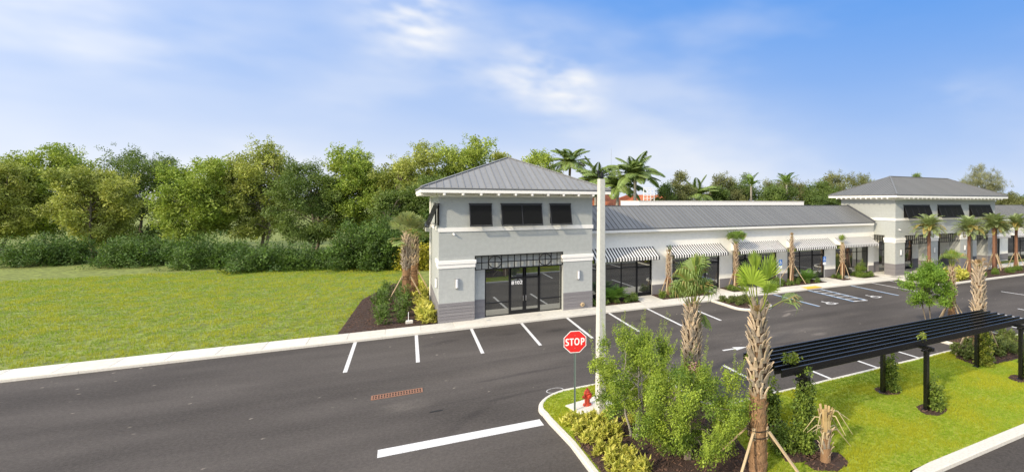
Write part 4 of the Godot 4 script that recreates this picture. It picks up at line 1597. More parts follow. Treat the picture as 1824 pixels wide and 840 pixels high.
# broadleaf tree. sp: h, r (crown radius), base (height where the crown starts), lobes, lobe (radius), sprays, mesh, colours [a, b], trunk, stems, bark
func broad_tree(t: Node3D, sp: Dictionary, sd: int) -> void:
	var r := RandomNumberGenerator.new()
	r.seed = sd
	var h: float = sp.h
	var cr: float = sp.r
	var lo: float = sp.base
	var cy := (h + lo) / 2
	var ry := (h - lo) / 2
	var lobes := []
	for k in int(sp.lobes):
		var y := 1.0 - 2.0 * (k + 0.5) / float(sp.lobes)
		var a := k * 2.39996 + r.randf_range(-0.5, 0.5)
		var w := sqrt(maxf(0.0, 1 - y * y))
		var q := r.randf_range(0.50, 0.98)
		var lr: float = sp.lobe * r.randf_range(0.6, 1.25)
		lobes.append([Vector3(cos(a) * w * cr * q, cy + y * ry * q, sin(a) * w * cr * q), lr])
	lobes.append([Vector3(0, cy + ry * 0.2, 0), sp.lobe * 1.2])
	var b := MB.new()
	var stems: int = sp.get("stems", 1)
	var tr: float = sp.trunk
	for s in stems:
		var lean := Vector3(r.randf_range(-1, 1), 0, r.randf_range(-1, 1)) * (0.12 if stems > 1 else 0.03) * h
		var foot := Vector3(lean.x, 0, lean.z) * (0.5 if stems > 1 else 0.0)
		var fork := foot + lean * 0.6 + Vector3(0, maxf(lo * 1.05, h * 0.22), 0)
		var top := Vector3(lean.x, lerpf(lo, h, 0.72), lean.z)
		b.tube([foot - Vector3(0, 0.1, 0), foot + Vector3(0, 0.15, 0), foot.lerp(fork, 0.5) + Vector3(0.02, 0, 0.02) * h * 0.3, fork, fork.lerp(top, 0.5) + Vector3(r.randf_range(-1, 1), 0, r.randf_range(-1, 1)) * 0.04 * h, top], [tr * 1.35, tr * 1.05, tr * 0.9, tr * 0.8, tr * 0.5, tr * 0.15], 8)
		for k in lobes.size():
			if k % stems != s:
				continue
			var e: Vector3 = lobes[k][0]
			var st := fork.lerp(top, clampf((e.y - fork.y) / maxf(0.1, top.y - fork.y) * 0.6, 0.0, 0.9))
			var mid := st.lerp(e, 0.5) + Vector3(0, 0.06 * h, 0)
			b.tube([st, mid, e + (e - mid) * 0.35], [tr * 0.42, tr * 0.26, tr * 0.06], 5, false)
	part("trunk", b.done(sp.bark), t)
	var xf := []
	var tint := PackedColorArray()
	var n: int = sp.sprays
	var ca: Color = sp.a
	var cb: Color = sp.b
	var weight := 0.0
	for l in lobes:
		weight += l[1] * l[1]
	for l in lobes:
		var lt := r.randf()
		for k in int(n * l[1] * l[1] / weight):
			var d := Vector3(r.randf_range(-1, 1), r.randf_range(-1, 1), r.randf_range(-1, 1)).normalized()
			var q := pow(r.randf(), 0.45) * r.randf_range(0.8, 1.18)
			var p: Vector3 = l[0] + d * l[1] * q * Vector3(1, sp.get("flat", 0.8), 1)
			xf.append(Transform3D(any_turn(r).scaled(Vector3.ONE * r.randf_range(0.65, 1.3)), p))
			var c := ca.lerp(cb, clampf(lt * 0.6 + r.randf() * 0.5, 0, 1)) * r.randf_range(0.75, 1.25)
			tint.push_back(c)
	# long shoots that stand out of the crown
	for k in int(sp.get("shoots", 0)):
		var l: Array = lobes[r.randi() % lobes.size()]
		var out := (l[0] as Vector3) - Vector3(0, cy, 0)
		var d := (out.normalized() * 0.5 + Vector3(r.randf_range(-0.35, 0.35), 1.0, r.randf_range(-0.35, 0.35))).normalized()
		var from: Vector3 = l[0] + d * l[1] * 0.6
		var len: float = r.randf_range(0.35, 0.85) * sp.get("shoot", 1.0)
		for i in 7:
			xf.append(Transform3D(any_turn(r).scaled(Vector3(0.5, 0.8, 0.5) * lerpf(1.0, 0.55, i / 6.0)), from + d * len * i / 6.0))
			tint.push_back(ca.lerp(cb, 0.5 + 0.5 * i / 6.0) * r.randf_range(0.9, 1.3))
	# stray twigs that break the outline
	for k in int(n * 0.06):
		var l: Array = lobes[r.randi() % lobes.size()]
		var d := Vector3(r.randf_range(-1, 1), r.randf_range(0.0, 1.2), r.randf_range(-1, 1)).normalized()
		xf.append(Transform3D(any_turn(r).scaled(Vector3.ONE * r.randf_range(0.5, 0.9)), l[0] + d * l[1] * r.randf_range(1.1, 1.5)))
		tint.push_back(ca.lerp(cb, r.randf()))
	scatter("crown", t, sp.mesh, xf, tint)


# low shrub: sprays over a dome at `at`, with a few stems
func shrub(t: Node3D, w: float, h: float, n: int, mesh: Mesh, a: Color, b: Color, sd: int) -> void:
	var r := RandomNumberGenerator.new()
	r.seed = sd
	var st := MB.new()
	for k in 5:
		var d := Vector3(r.randf_range(-1, 1) * w * 0.35, h * r.randf_range(0.6, 0.9), r.randf_range(-1, 1) * w * 0.35)
		st.tube([Vector3.ZERO, d * 0.5 + Vector3(0, 0.04, 0), d], [0.014, 0.011, 0.005], 5, false)
	part("stem", st.done(M.bark), t)
	var xf := []
	var tint := PackedColorArray()
	for k in n:
		var d := Vector3(r.randf_range(-1, 1), r.randf_range(-0.1, 1), r.randf_range(-1, 1)).normalized() * pow(r.randf(), 0.4)
		d *= 1.0 + 0.25 * sin(d.x * 9.0 + sd) * cos(d.z * 8.0)
		xf.append(Transform3D(any_turn(r, 0.8).scaled(Vector3.ONE * r.randf_range(0.7, 1.25)), Vector3(d.x * w / 2, maxf(0.04, d.y * h * 0.85 + 0.08 * h), d.z * w / 2)))
		tint.push_back(a.lerp(b, r.randf()) * r.randf_range(0.75, 1.25))
	scatter("foliage", t, mesh, xf, tint)


# fan leaf: stalk along +y from the origin, blade at its end; fold 0 flat, 1 nearly shut
func fan_leaf(stalk: float, radius: float, spread: float, shut: float, droop: float, sd: int, tone: Color, old: float = 0.0) -> ArrayMesh:
	var r := RandomNumberGenerator.new()
	r.seed = sd
	var b := MB.new()
	var gr := tone
	b.col = tone.lerp(Color(0.35, 0.36, 0.08), 0.6)
	b.tube([Vector3.ZERO, Vector3(0, stalk * 0.5, 0.03 * stalk), Vector3(0, stalk, 0)], [0.026, 0.02, 0.014], 5, false)
	var n := 26
	for k in n:
		var u := (k + 0.5) / n * 2.0 - 1.0
		var a := u * spread / 2
		var d := Vector3(sin(a), cos(a), 0)
		d = Vector3(d.x * (1.0 - 0.75 * shut), d.y + 0.5 * shut, shut * 0.55 * absf(sin(u * 2.0)) * (1 if k % 2 else -1)).normalized()
		var s := d.cross(Vector3.BACK).normalized()
		var l := radius * (1.0 - 0.28 * u * u) * r.randf_range(0.9, 1.06)
		var w := radius * spread / n * 0.36
		var o := Vector3(0, stalk, 0)
		var dr := Vector3(0, -droop * l * 0.5, droop * l * 0.22)
		var crease := Vector3(0, 0, 0.022 if k % 2 else -0.022) * (radius / 0.9)
		var p0 := o
		var p1 := o + d * l * 0.55 + dr * 0.18
		var p2 := o + d * l * 0.82 + dr * 0.55
		var p3 := o + d * l + dr * 1.1 + Vector3(0, -droop * l * 0.12 * r.randf(), 0)
		b.col = gr * r.randf_range(0.82, 1.15)
		if old > 0.0 and r.randf() < old:
			b.col = Color(0.34, 0.27, 0.09)
		b.tri(p0, p1 + s * w + crease, p1 - s * w + crease)
		b.quad(p1 - s * w + crease, p1 + s * w + crease, p2 + s * w * 0.62, p2 - s * w * 0.62)
		b.tri(p2 - s * w * 0.62, p2 + s * w * 0.62, p3)
	return b.done(M.leaf)


# feather frond rising along +y and arching towards +z
func frond(long: float, arch: float, leaflet: float, pairs: int, hang: float, tone: Color, sd: int, up := 0.35) -> ArrayMesh:
	var r := RandomNumberGenerator.new()
	r.seed = sd
	var b := MB.new()
	var pts := []
	var rad := []
	var p := Vector3.ZERO
	var ang := 0.0
	for k in 11:
		pts.append(p)
		rad.append(lerpf(0.022, 0.004, k / 10.0) * long / 2.0)
		ang = arch * pow(k / 10.0, 1.2)
		p += Vector3(0, cos(ang), sin(ang)) * long / 10.0
	b.col = tone.lerp(Color(0.3, 0.3, 0.08), 0.5)
	b.tube(pts, rad, 5, false)
	for k in pairs:
		var t := lerpf(0.14, 0.99, (k + 0.5) / pairs)
		var i := mini(9, int(t * 10))
		var at: Vector3 = (pts[i] as Vector3).lerp(pts[i + 1], t * 10 - i)
		var tan: Vector3 = ((pts[i + 1] as Vector3) - pts[i]).normalized()
		var out := Vector3.RIGHT.cross(tan).normalized()
		for s in [-1, 1]:
			var l := leaflet * sin(PI * clampf(0.12 + t * 0.86, 0, 1)) * r.randf_range(0.85, 1.12) + leaflet * 0.15
			var d: Vector3 = (Vector3.RIGHT * s + tan * 0.75 - out * up * r.randf_range(0.4, 1.2)).normalized()
			var w := 0.022 * long / 2.0 + leaflet * 0.02
			var side := d.cross(out).normalized()
			var mid := at + d * l * 0.55 + Vector3(0, -hang * l * 0.12, 0)
			var tip := at + d * l + Vector3(0, -hang * l * 0.45, 0)
			b.col = tone * r.randf_range(0.75, 1.2)
			b.tri(at, mid + side * w, mid - side * w)
			b.tri(mid - side * w, mid + side * w, tip)
	return b.done(M.leaf)


# old leaf base on a palm trunk: a strap that splits into two diverging prongs, leaning outwards (+z)
func boot_mesh(long: float, wide: float, tone: Color, sd: int, curl := 0.5) -> ArrayMesh:
	var r := RandomNumberGenerator.new()
	r.seed = sd
	var b := MB.new()
	for s in [-1.0, 1.0]:
		var x0: float = wide * 0.30 * s
		var cut := r.randf_range(0.8, 1.08)
		var prev := []
		for k in 6:
			var t := k / 5.0
			var x: float = x0 * (1.0 + 1.1 * t * t) + s * wide * 0.12 * sin(t * 5.0 + sd) * t
			var y := long * cut * (t - 0.05 * t * t)
			var z := long * curl * (0.10 * t + 0.58 * t * t)
			var w := wide * lerpf(0.34, 0.14, pow(t, 0.8))
			var th := lerpf(0.035, 0.018, t)
			var c := Vector3(x, y, z)
			var o := Vector3(0, -0.4, 1).normalized()
			var ring := [c + Vector3(-w, 0, 0), c + Vector3(w, 0, 0), c + Vector3(w * 0.55, 0, 0) + o * th, c + Vector3(-w * 0.55, 0, 0) + o * th]
			b.col = (tone * 0.62).lerp(tone * 1.25, t) * r.randf_range(0.9, 1.1)
			if prev:
				for i in 4:
					var j := (i + 1) % 4
					b.quad(prev[i], prev[j], ring[j], ring[i])
			prev = ring
		b.col = tone * 1.3
		b.quad(prev[0], prev[1], prev[2], prev[3])
	return b.done(M.boot)


func boots(t: Node3D, y0: float, y1: float, rad: Callable, n: int, meshes: Array, sd: int, size := 1.0) -> void:
	var r := RandomNumberGenerator.new()
	r.seed = sd
	for k in n:
		var f := float(k) / n
		var y := lerpf(y0, y1, f)
		var a := k * 2.39996 + r.randf_range(-0.2, 0.2)
		var rr: float = rad.call(f)
		var s := size * r.randf_range(0.85, 1.2)
		var bs := Basis(Vector3.UP, a) * Basis(Vector3.BACK, r.randf_range(-0.18, 0.18)) * Basis(Vector3.RIGHT, r.randf_range(-0.15, 0.12))
		part("leaf_base", meshes[r.randi() % meshes.size()], t, Transform3D(bs.scaled(Vector3.ONE * s), Basis(Vector3.UP, a) * Vector3(0, y, rr)))


# timber props round a newly planted palm
func props(t: Node3D, trunk: float, height: float, reach: float, n: int, turn: float) -> void:
	var bt := MB.new()
	bt.cbox(Vector3(0, 0, 0), Vector3(0.1, 0.36, 0.045), 0.006)
	var bm := bt.done(M.lumber)
	for k in n:
		var a := turn + TAU * k / n
		var d := Vector3(sin(a), 0, cos(a))
		part("batten", bm, t, Transform3D(Basis(Vector3.UP, a), d * (trunk + 0.03) + Vector3(0, height, 0)))
		var b := MB.new()
		b.bar(d * (trunk + 0.08) + Vector3(0, height + 0.05, 0), d * reach + Vector3(0, 0.03, 0), 0.075, 0.05, d)
		part("prop", b.done(M.lumber), t)
	var st := MB.new()
	for y in [height - 0.1, height + 0.1]:
		st.lathe([[trunk + 0.05, y - 0.012], [trunk + 0.062, y - 0.012], [trunk + 0.062, y + 0.012], [trunk + 0.05, y + 0.012]], Vector3.ZERO, 14)
	part("strap", st.done(M.dark), t)


var tones := {}


func cabbage_palm(t: Node3D, sp: Dictionary, sd: int) -> void:
	# sp: r (trunk), y0 (first leaf bases), y1 (top of them), bulge, n boots, size, leaves [[turn, tilt, y, mesh]], skirt
	var r := RandomNumberGenerator.new()
	r.seed = sd
	var y0: float = sp.y0
	var y1: float = sp.y1
	var tr: float = sp.r
	var b := MB.new()
	var pts := []
	var rad := []
	var rings := maxi(12, int(y0 / 0.07))
	for k in rings + 1:
		var y := lerpf(-0.1, y0 + 0.1, float(k) / rings)
		pts.append(Vector3(0.012 * sin(k * 1.3 + sd) + r.randf_range(-0.008, 0.008), y, 0.012 * cos(k * 1.7) + r.randf_range(-0.008, 0.008)))
		rad.append(tr * (1.10 - 0.16 * k / float(rings) + r.randf_range(-0.05, 0.05)))
	b.tube(pts, rad, 18)
	part("trunk", b.done(M.palm_bark), t)
	b = MB.new()  # loose fibre lying against the trunk
	for k in int(130 * y0 * tr / 0.28):
		var a := r.randf() * TAU
		var y := r.randf_range(0.0, y0 + 0.1)
		var d := Vector3(sin(a), 0, cos(a))
		var sd2 := Vector3(cos(a), 0, -sin(a)) * r.randf_range(0.008, 0.03)
		var l := r.randf_range(0.08, 0.28)
		var e := d.rotated(Vector3.UP, r.randf_range(-0.25, 0.25))
		b.col = Color(0.40, 0.24, 0.125) * r.randf_range(0.45, 1.4)
		b.quad(d * tr * 1.04 - sd2 + Vector3(0, y, 0), d * tr * 1.04 + sd2 + Vector3(0, y, 0), e * (tr * 1.08 + 0.035 * r.randf()) + sd2 * 0.4 + Vector3(0, y + l, 0), e * (tr * 1.08 + 0.035) - sd2 * 0.4 + Vector3(0, y + l, 0))
	part("loose_fibre", b.done(M.boot), t).set_meta("kind", "stuff")
	b = MB.new()
	pts = []
	rad = []
	var prof := func(f: float) -> float:
		return tr * (0.86 + sp.bulge * sin(PI * clampf(f * 0.9 + 0.12, 0, 1))) * lerpf(1.0, sp.get("tip", 0.45), pow(f, 3.0))
	for k in 9:
		pts.append(Vector3(0, lerpf(y0, y1 + 0.1, k / 8.0), 0))
		rad.append(prof.call(k / 8.0) * 0.92)
	b.tube(pts, rad, 12)
	part("fibre_core", b.done(M.fibre), t)
	boots(t, y0, y1, prof, sp.n, sp.get("boots", tones.boots), sd, sp.size)
	for q in sp.leaves:
		var mesh: Mesh = q[3]
		part("leaf", mesh, t, Transform3D(Basis(Vector3.UP, q[0]) * Basis(Vector3.RIGHT, q[1]), Vector3(0, q[2], 0) + Basis(Vector3.UP, q[0]) * Vector3(0, 0, 0.07)))


# dead fibre and leaf strips hanging from below the leaf bases
func hanging_strips(t: Node3D, y: float, tr: float, n: int, long: float, sd: int) -> void:
	var r := RandomNumberGenerator.new()
	r.seed = sd
	for k in n:
		var b := MB.new()
		var a := TAU * k / n + r.randf_range(-0.2, 0.2)
		var d := Vector3(sin(a), 0, cos(a))
		var s := Vector3(cos(a), 0, -sin(a)) * r.randf_range(0.04, 0.07)
		var l := long * r.randf_range(0.6, 1.15)
		b.col = Color(0.34, 0.17, 0.075) * r.randf_range(0.7, 1.3)
		var p := [d * tr * 0.95 + Vector3(0, y, 0), d * (tr + 0.09) + Vector3(0, y - l * 0.4, 0), d * (tr + 0.05 + r.randf() * 0.2) + Vector3(0, y - l, 0)]
		b.quad(p[0] - s, p[0] + s, p[1] + s, p[1] - s)
		b.quad(p[1] - s, p[1] + s, p[2] + s * 0.5, p[2] - s * 0.5)
		part("dead_leaf", b.done(M.leaf), t)


func feather_palm(t: Node3D, h: float, tr: float, n: int, meshes: Array, bark: Material, sd: int, lo := 1.75, hi := 0.1, bend := 0.0, lift := 0.0) -> void:
	var r := RandomNumberGenerator.new()
	r.seed = sd
	var b := MB.new()
	var pts := []
	var rad := []
	for k in 15:
		var f := k / 14.0
		pts.append(Vector3(bend * f * f, f * h, 0))
		rad.append(tr * lerpf(1.15, 0.85, f) * (1.0 + (0.05 if k % 2 else -0.03)))
	rad[0] = tr * 1.35
	b.tube(pts, rad, 12)
	part("trunk", b.done(bark), t)
	for k in n:
		var f := (k + 0.5) / n
		var a := k * 2.39996 + r.randf_range(-0.25, 0.25)
		var tilt := lerpf(hi, lo, pow(f, 0.8)) + r.randf_range(-0.12, 0.12)
		var bs := Basis(Vector3.UP, a) * Basis(Vector3.RIGHT, tilt * 0.62)
		part("frond", meshes[r.randi() % meshes.size()], t, Transform3D(bs.scaled(Vector3.ONE * r.randf_range(0.85, 1.1)), Vector3(bend, h - 0.05 + lift * (1 - f), 0)))


func make_tones() -> void:
	var tan := Color(0.52, 0.40, 0.265)
	tones.boots = []
	for k in 6:
		tones.boots.append(boot_mesh([0.44, 0.38, 0.48, 0.40, 0.46, 0.34][k], [0.27, 0.22, 0.29, 0.24, 0.2, 0.26][k], tan.lerp(Color(0.36, 0.33, 0.29), [0.0, 0.2, 0.5, 0.1, 0.35, 0.6][k]) * [1.0, 1.15, 0.66, 0.88, 1.05, 0.78][k], 10 + k, [0.46, 0.5, 0.38, 0.55, 0.42, 0.6][k]))
	tones.small_boots = []
	for k in 3:
		tones.small_boots.append(boot_mesh(0.33, 0.19, tan * [1.0, 0.85, 1.1][k], 20 + k, 0.7))
	tones.shoot = []
	var yg := Color(0.30, 0.41, 0.055)
	for k in 4:
		tones.shoot.append(fan_leaf(0.62, 0.88, 2.2, 0.35, 0.05, 30 + k, yg * [1.0, 0.9, 1.15, 0.8][k]))
	tones.near = [fan_leaf(0.95, 0.85, 2.5, 0.30, 0.03, 131, yg * 1.1), fan_leaf(0.85, 0.8, 3.3, 0.0, 0.22, 132, yg * 1.2), fan_leaf(1.05, 0.75, 1.6, 0.6, 0.03, 133, yg * 0.85), fan_leaf(0.75, 0.55, 2.8, 0.1, 0.4, 134, yg * 1.15), fan_leaf(0.7, 0.6, 2.2, 0.4, 0.3, 135, yg)]
	tones.big = []
	for k in 3:
		tones.big.append(fan_leaf(0.8, 1.15, 2.6, 0.2, 0.42, 140 + k, Color(0.34, 0.40, 0.16) * [1.0, 1.3, 0.65][k], 0.08))
	tones.open = []
	for k in 4:
		tones.open.append(fan_leaf(0.75, 0.95, 3.6, 0.0, 0.55, 40 + k, Color(0.19, 0.29, 0.06) * [1.0, 1.15, 0.85, 1.05][k], 0.06))
	tones.tied = []
	for k in 3:
		tones.tied.append(fan_leaf(0.45, 0.75, 1.5, 0.75, 0.05, 50 + k, Color(0.25, 0.34, 0.06) * [1.0, 0.85, 1.1][k], 0.05))
	tones.hung = []
	for k in 3:
		tones.hung.append(fan_leaf(0.7, 1.15, 2.4, 0.25, 1.05, 60 + k, Color(0.24, 0.33, 0.085) * [1.0, 1.15, 0.9][k], 0.12))
	tones.dry = []
	for k in 3:
		tones.dry.append(fan_leaf(0.25, 0.45, 1.6, 0.5, 0.5, 70 + k, Color(0.42, 0.29, 0.15) * [1.0, 0.85, 1.1][k]))
	tones.date = []
	for k in 4:
		tones.date.append(frond(2.05, [1.25, 1.5, 1.05, 1.35][k], 0.42, 34, 0.3, Color(0.30, 0.37, 0.15) * [1.0, 1.1, 0.9, 1.05][k], 80 + k, 0.5))
	tones.date_old = []
	for k in 2:
		tones.date_old.append(frond(2.0, 1.9, 0.42, 34, 0.5, Color(0.47, 0.37, 0.10) * [1.0, 0.85][k], 85 + k, 0.5))
	tones.coco = []
	for k in 4:
		tones.coco.append(frond(4.3, [1.15, 1.6, 0.85, 1.9][k], 1.15, 64, 1.5, Color(0.20, 0.28, 0.07) * [1.0, 1.25, 0.85, 1.1][k], 90 + k, 0.1))
	tones.fern = []
	for k in 3:
		tones.fern.append(frond(0.95, [1.2, 0.9, 1.5][k], 0.30, 14, 0.4, Color(0.13, 0.26, 0.04) * [1.0, 1.3, 0.8][k], 100 + k, 0.2))
	tones.banana = []
	for k in 2:
		tones.banana.append(frond(3.2, [0.8, 1.3][k], 0.85, 44, 0.2, Color(0.22, 0.34, 0.06) * [1.0, 0.85][k], 110 + k, 0.3))
	tones.twig = spray(18, 0.075, 0.042, 0.30, 1, 0.3).done(M.leaf)
	tones.soft = spray(16, 0.12, 0.06, 0.40, 2, 0.25).done(M.leaf)
	tones.low = spray(14, 0.10, 0.05, 0.24, 3, 0.5).done(M.leaf)
	tones.croton = spray(14, 0.17, 0.075, 0.26, 4, 0.7).done(M.leaf)
	tones.tree = spray(22, 0.34, 0.2, 1.25, 5, 0.1).done(M.leaf)
	tones.tree_b = spray(26, 0.26, 0.15, 1.1, 6, 0.0).done(M.leaf)
	tones.needle = spray(26, 0.75, 0.05, 0.8, 7, 0.75, 0.1).done(M.leaf)
	tones.vine = spray(14, 0.11, 0.075, 0.30, 8, 0.1).done(M.leaf)


func fern_clump(label: String, at: Vector3, size: float, n: int, sd: int, group := "") -> void:
	var t := thing("fern_plant", label, "plant", at, 0.0, group)
	var r := RandomNumberGenerator.new()
	r.seed = sd
	for k in n:
		var a := k * 2.39996
		var f := (k + 0.5) / n
		part("frond", tones.fern[r.randi() % 3], t, Transform3D((Basis(Vector3.UP, a) * Basis(Vector3.RIGHT, lerpf(0.05, 0.75, f))).scaled(Vector3.ONE * size * r.randf_range(0.8, 1.2)), Vector3(sin(a), 0, cos(a)) * 0.12 * size))


func palms() -> void:
	var t := thing("cabbage_palm", "tall foreground cabbage palm with shaggy leaf bases and two bright upright fan leaves", "palm tree", Vector3(9.2, 0.12, -12.3))
	var lv := []
	for q in [[0.45, 0.20, 4.8, tones.near[0]], [-1.25, 0.30, 4.8, tones.near[1]], [1.5, 0.24, 4.75, tones.near[0]], [2.9, 0.15, 4.85, tones.near[2]], [-2.5, 0.25, 4.8, tones.near[1]], [0.0, 0.5, 4.7, tones.near[3]], [1.9, 0.62, 4.7, tones.near[3]], [-1.6, 0.55, 4.7, tones.near[4]], [3.9, 0.35, 4.75, tones.near[4]], [1.2, 1.15, 4.75, tones.hung[0]], [-0.8, 0.7, 4.6, tones.dry[0]]]:
		lv.append(q)
	cabbage_palm(t, {"r": 0.245, "y0": 2.25, "y1": 4.85, "bulge": 0.14, "n": 74, "size": 0.86, "leaves": lv, "tip": 0.42}, 3)
	props(t, 0.265, 1.2, 1.5, 4, 0.5)

	t = thing("cabbage_palm", "cabbage palm with drooping green leaves and hanging brown strips behind the flowering bushes", "palm tree", Vector3(9.85, 0.12, -17.5))
	lv = []
	for k in 9:
		lv.append([k * 2.4 + 0.4, 0.25 + 0.06 * k, 3.85, tones.hung[k % 3]])
	for q in [[1.35, 0.12, 4.15, tones.shoot[1]], [2.2, 0.25, 4.3, tones.tied[0]], [0.6, 0.2, 4.4, tones.hung[1]], [1.5, 0.25, 4.7, tones.hung[2]], [-1.1, 0.35, 4.3, tones.hung[0]], [2.5, 0.4, 4.6, tones.hung[0]], [-2.4, 0.3, 4.3, tones.shoot[2]], [1.8, 0.15, 4.9, tones.tied[2]], [1.45, 2.6, 4.15, tones.open[1]]]:
		lv.append(q)
	cabbage_palm(t, {"r": 0.28, "y0": 1.7, "y1": 3.9, "bulge": 0.2, "n": 84, "size": 0.9, "leaves": lv, "tip": 0.5}, 4)
	hanging_strips(t, 1.85, 0.27, 13, 0.95, 8)
	props(t, 0.3, 1.0, 1.3, 4, 0.2)

	t = thing("cabbage_palm", "cabbage palm with a cut dry tan top standing beyond the right end of the pergola", "palm tree", Vector3(26.1, 0.12, -15.7))
	lv = []
	for q in [[1.5, 0.9, 4.75, tones.dry[0]], [1.9, 1.2, 4.7, tones.dry[1]], [1.2, 1.1, 4.6, tones.dry[2]], [-1.0, 0.5, 4.6, tones.dry[1]], [0.4, 0.3, 4.6, tones.dry[0]], [2.6, 0.4, 4.5, tones.dry[2]], [-2.0, 0.6, 4.55, tones.dry[0]]]:
		lv.append(q)
	cabbage_palm(t, {"r": 0.25, "y0": 1.9, "y1": 4.6, "bulge": 0.1, "n": 78, "size": 0.92, "leaves": lv, "tip": 0.55}, 5)
	props(t, 0.27, 1.9, 1.25, 4, 1.1)

	t = thing("cabbage_palm", "slender cabbage palm with a tuft of upright leaves beside the young tree", "palm tree", Vector3(30.3, 0.13, -20.0))
	lv = []
	for k in 9:
		lv.append([k * 2.4, 0.08 + 0.035 * k, 3.9, tones.tied[k % 3]])
	lv.append([1.6, 0.8, 3.9, tones.hung[0]])
	lv.append([-1.2, 0.7, 3.9, tones.hung[1]])
	cabbage_palm(t, {"r": 0.19, "y0": 1.9, "y1": 3.9, "bulge": 0.1, "n": 46, "size": 0.75, "leaves": lv, "boots": tones.small_boots, "tip": 0.6}, 6)
	props(t, 0.2, 1.5, 1.3, 4, 1.2)

	t = thing("palm_stump", "short cut palm with dry splayed leaf stalks on the lawn in front of the pergola", "palm stump", Vector3(11.35, 0.12, -11.7))
	var b := MB.new()
	b.tube([Vector3(0, -0.1, 0), Vector3(0, 0.4, 0), Vector3(0.01, 1.0, 0), Vector3(0.02, 1.4, 0)], [0.18, 0.15, 0.13, 0.13], 12)
	part("trunk", b.done(M.palm_bark), t)
	boots(t, 0.15, 1.0, func(f: float) -> float: return 0.13, 14, tones.boots, 9, 0.55)
	var r := RandomNumberGenerator.new()
	r.seed = 17
	for k in 20:  # the sheaf of stalk bases
		var a := k * 2.39996
		b = MB.new()
		b.col = Color(0.47, 0.34, 0.17) * r.randf_range(0.75, 1.2)
		var d := Vector3(sin(a), 0, cos(a))
		var s := Vector3(cos(a), 0, -sin(a))
		var q := 0.06 + 0.10 * sqrt(k / 20.0)
		var p := [d * q * 0.8 + Vector3(0, 0.85, 0), d * q * 1.1 + Vector3(0, 1.3, 0), d * (q * 1.8) + Vector3(0, r.randf_range(1.5, 1.72), 0)]
		for i in 2:
			var w0: float = [0.06, 0.05, 0.038][i]
			var w1: float = [0.06, 0.05, 0.038][i + 1]
			b.quad(p[i] - s * w0, p[i] + s * w0, p[i + 1] + s * w1, p[i + 1] - s * w1)
			b.quad(p[i] - s * w0 - d * 0.02, p[i] - s * w0, p[i + 1] - s * w1, p[i + 1] - s * w1 - d * 0.02)
			b.quad(p[i] + s * w0, p[i] + s * w0 - d * 0.02, p[i + 1] + s * w1 - d * 0.02, p[i + 1] + s * w1)
			b.quad(p[i] + s * w0 - d * 0.02, p[i] - s * w0 - d * 0.02, p[i + 1] - s * w1 - d * 0.02, p[i + 1] + s * w1 - d * 0.02)
		part("leaf_stalk", b.done(M.boot), t)
	for q in [[1.2, 1.62, 0.55, 0.75], [1.5, 1.5, 0.6, 0.35], [-1.4, 1.6, 0.25, 0.55], [-1.7, 1.15, 0.4, 0.12], [-1.3, 1.1, 0.45, -0.05], [1.7, 1.05, 0.55, 0.45], [1.45, 0.98, 0.62, 0.62], [-1.0, 1.0, 0.3, 0.3], [0.5, 1.5, 0.35, 0.5], [1.9, 1.3, 0.5, 0.5], [-2.2, 1.4, 0.4, 0.45], [2.8, 1.3, 0.4, 0.5]]:
		var d := Vector3(sin(q[0]), 0, cos(q[0]))
		b = MB.new()
		b.col = Color(0.55, 0.45, 0.25) * r.randf_range(0.8, 1.15)
		b.tube([d * 0.15 + Vector3(0, q[1] - 0.05, 0), d * (0.15 + q[2] * 0.45) + Vector3(0, q[1] + 0.05 - q[3] * 0.2, 0), d * (0.15 + q[2] * 1.35) + Vector3(0, q[1] - q[3] * 1.15, 0)], [0.024, 0.02, 0.007], 5)
		part("dry_stalk", b.done(M.boot), t)

	# the row along the shops
	var walk_palms := [[19.5, -38.7, 3.5, "tied", "leftmost palm by the shops, almost leafless, between first and second awnings"], [26.45, -38.85, 4.1, "open", "shop palm with a round green leaf crown at the third awning"], [33.05, -38.8, 4.5, "bare", "tall bare shop palm in wide timber props at the fourth awning"], [39.85, -38.7, 3.6, "tuft", "rightmost small shop palm with a green tuft at the fifth awning"]]
	for i in 4:
		var q: Array = walk_palms[i]
		t = thing("cabbage_palm", q[4], "palm tree", Vector3(q[0], 0.16, q[1]), 0.0, "young palms along the shop fronts")
		lv = []
		if q[3] == "open":
			for k in 12:
				lv.append([k * 2.4, 0.1 + 0.055 * k, q[2], tones.tied[k % 3] if k < 5 else tones.open[k % 4]])
		elif q[3] == "tied":
			for k in 4:
				lv.append([k * 2.4, 0.06 + 0.04 * k, q[2] - 0.1, tones.dry[k % 3]])
			lv.append([0.5, 0.05, q[2] - 0.25, tones.tied[1]])
		elif q[3] == "bare":
			for k in 4:
				lv.append([k * 2.4, 0.05, q[2] - 0.1, tones.dry[k % 3]])
		else:
			for k in 5:
				lv.append([k * 2.4, 0.08 + 0.05 * k, q[2] - 0.15, tones.tied[k % 3]])
		cabbage_palm(t, {"r": 0.19, "y0": 1.5, "y1": q[2], "bulge": 0.12, "n": 52, "size": 0.8, "leaves": lv, "boots": tones.small_boots, "tip": 0.45}, 30 + i)
		if i != 2:
			hanging_strips(t, 1.7, 0.18, 8, 1.1, 40 + i)
		props(t, 0.2, 1.65 if i == 2 else 1.35, 1.35 if i == 2 else 0.75, 4, 0.75)
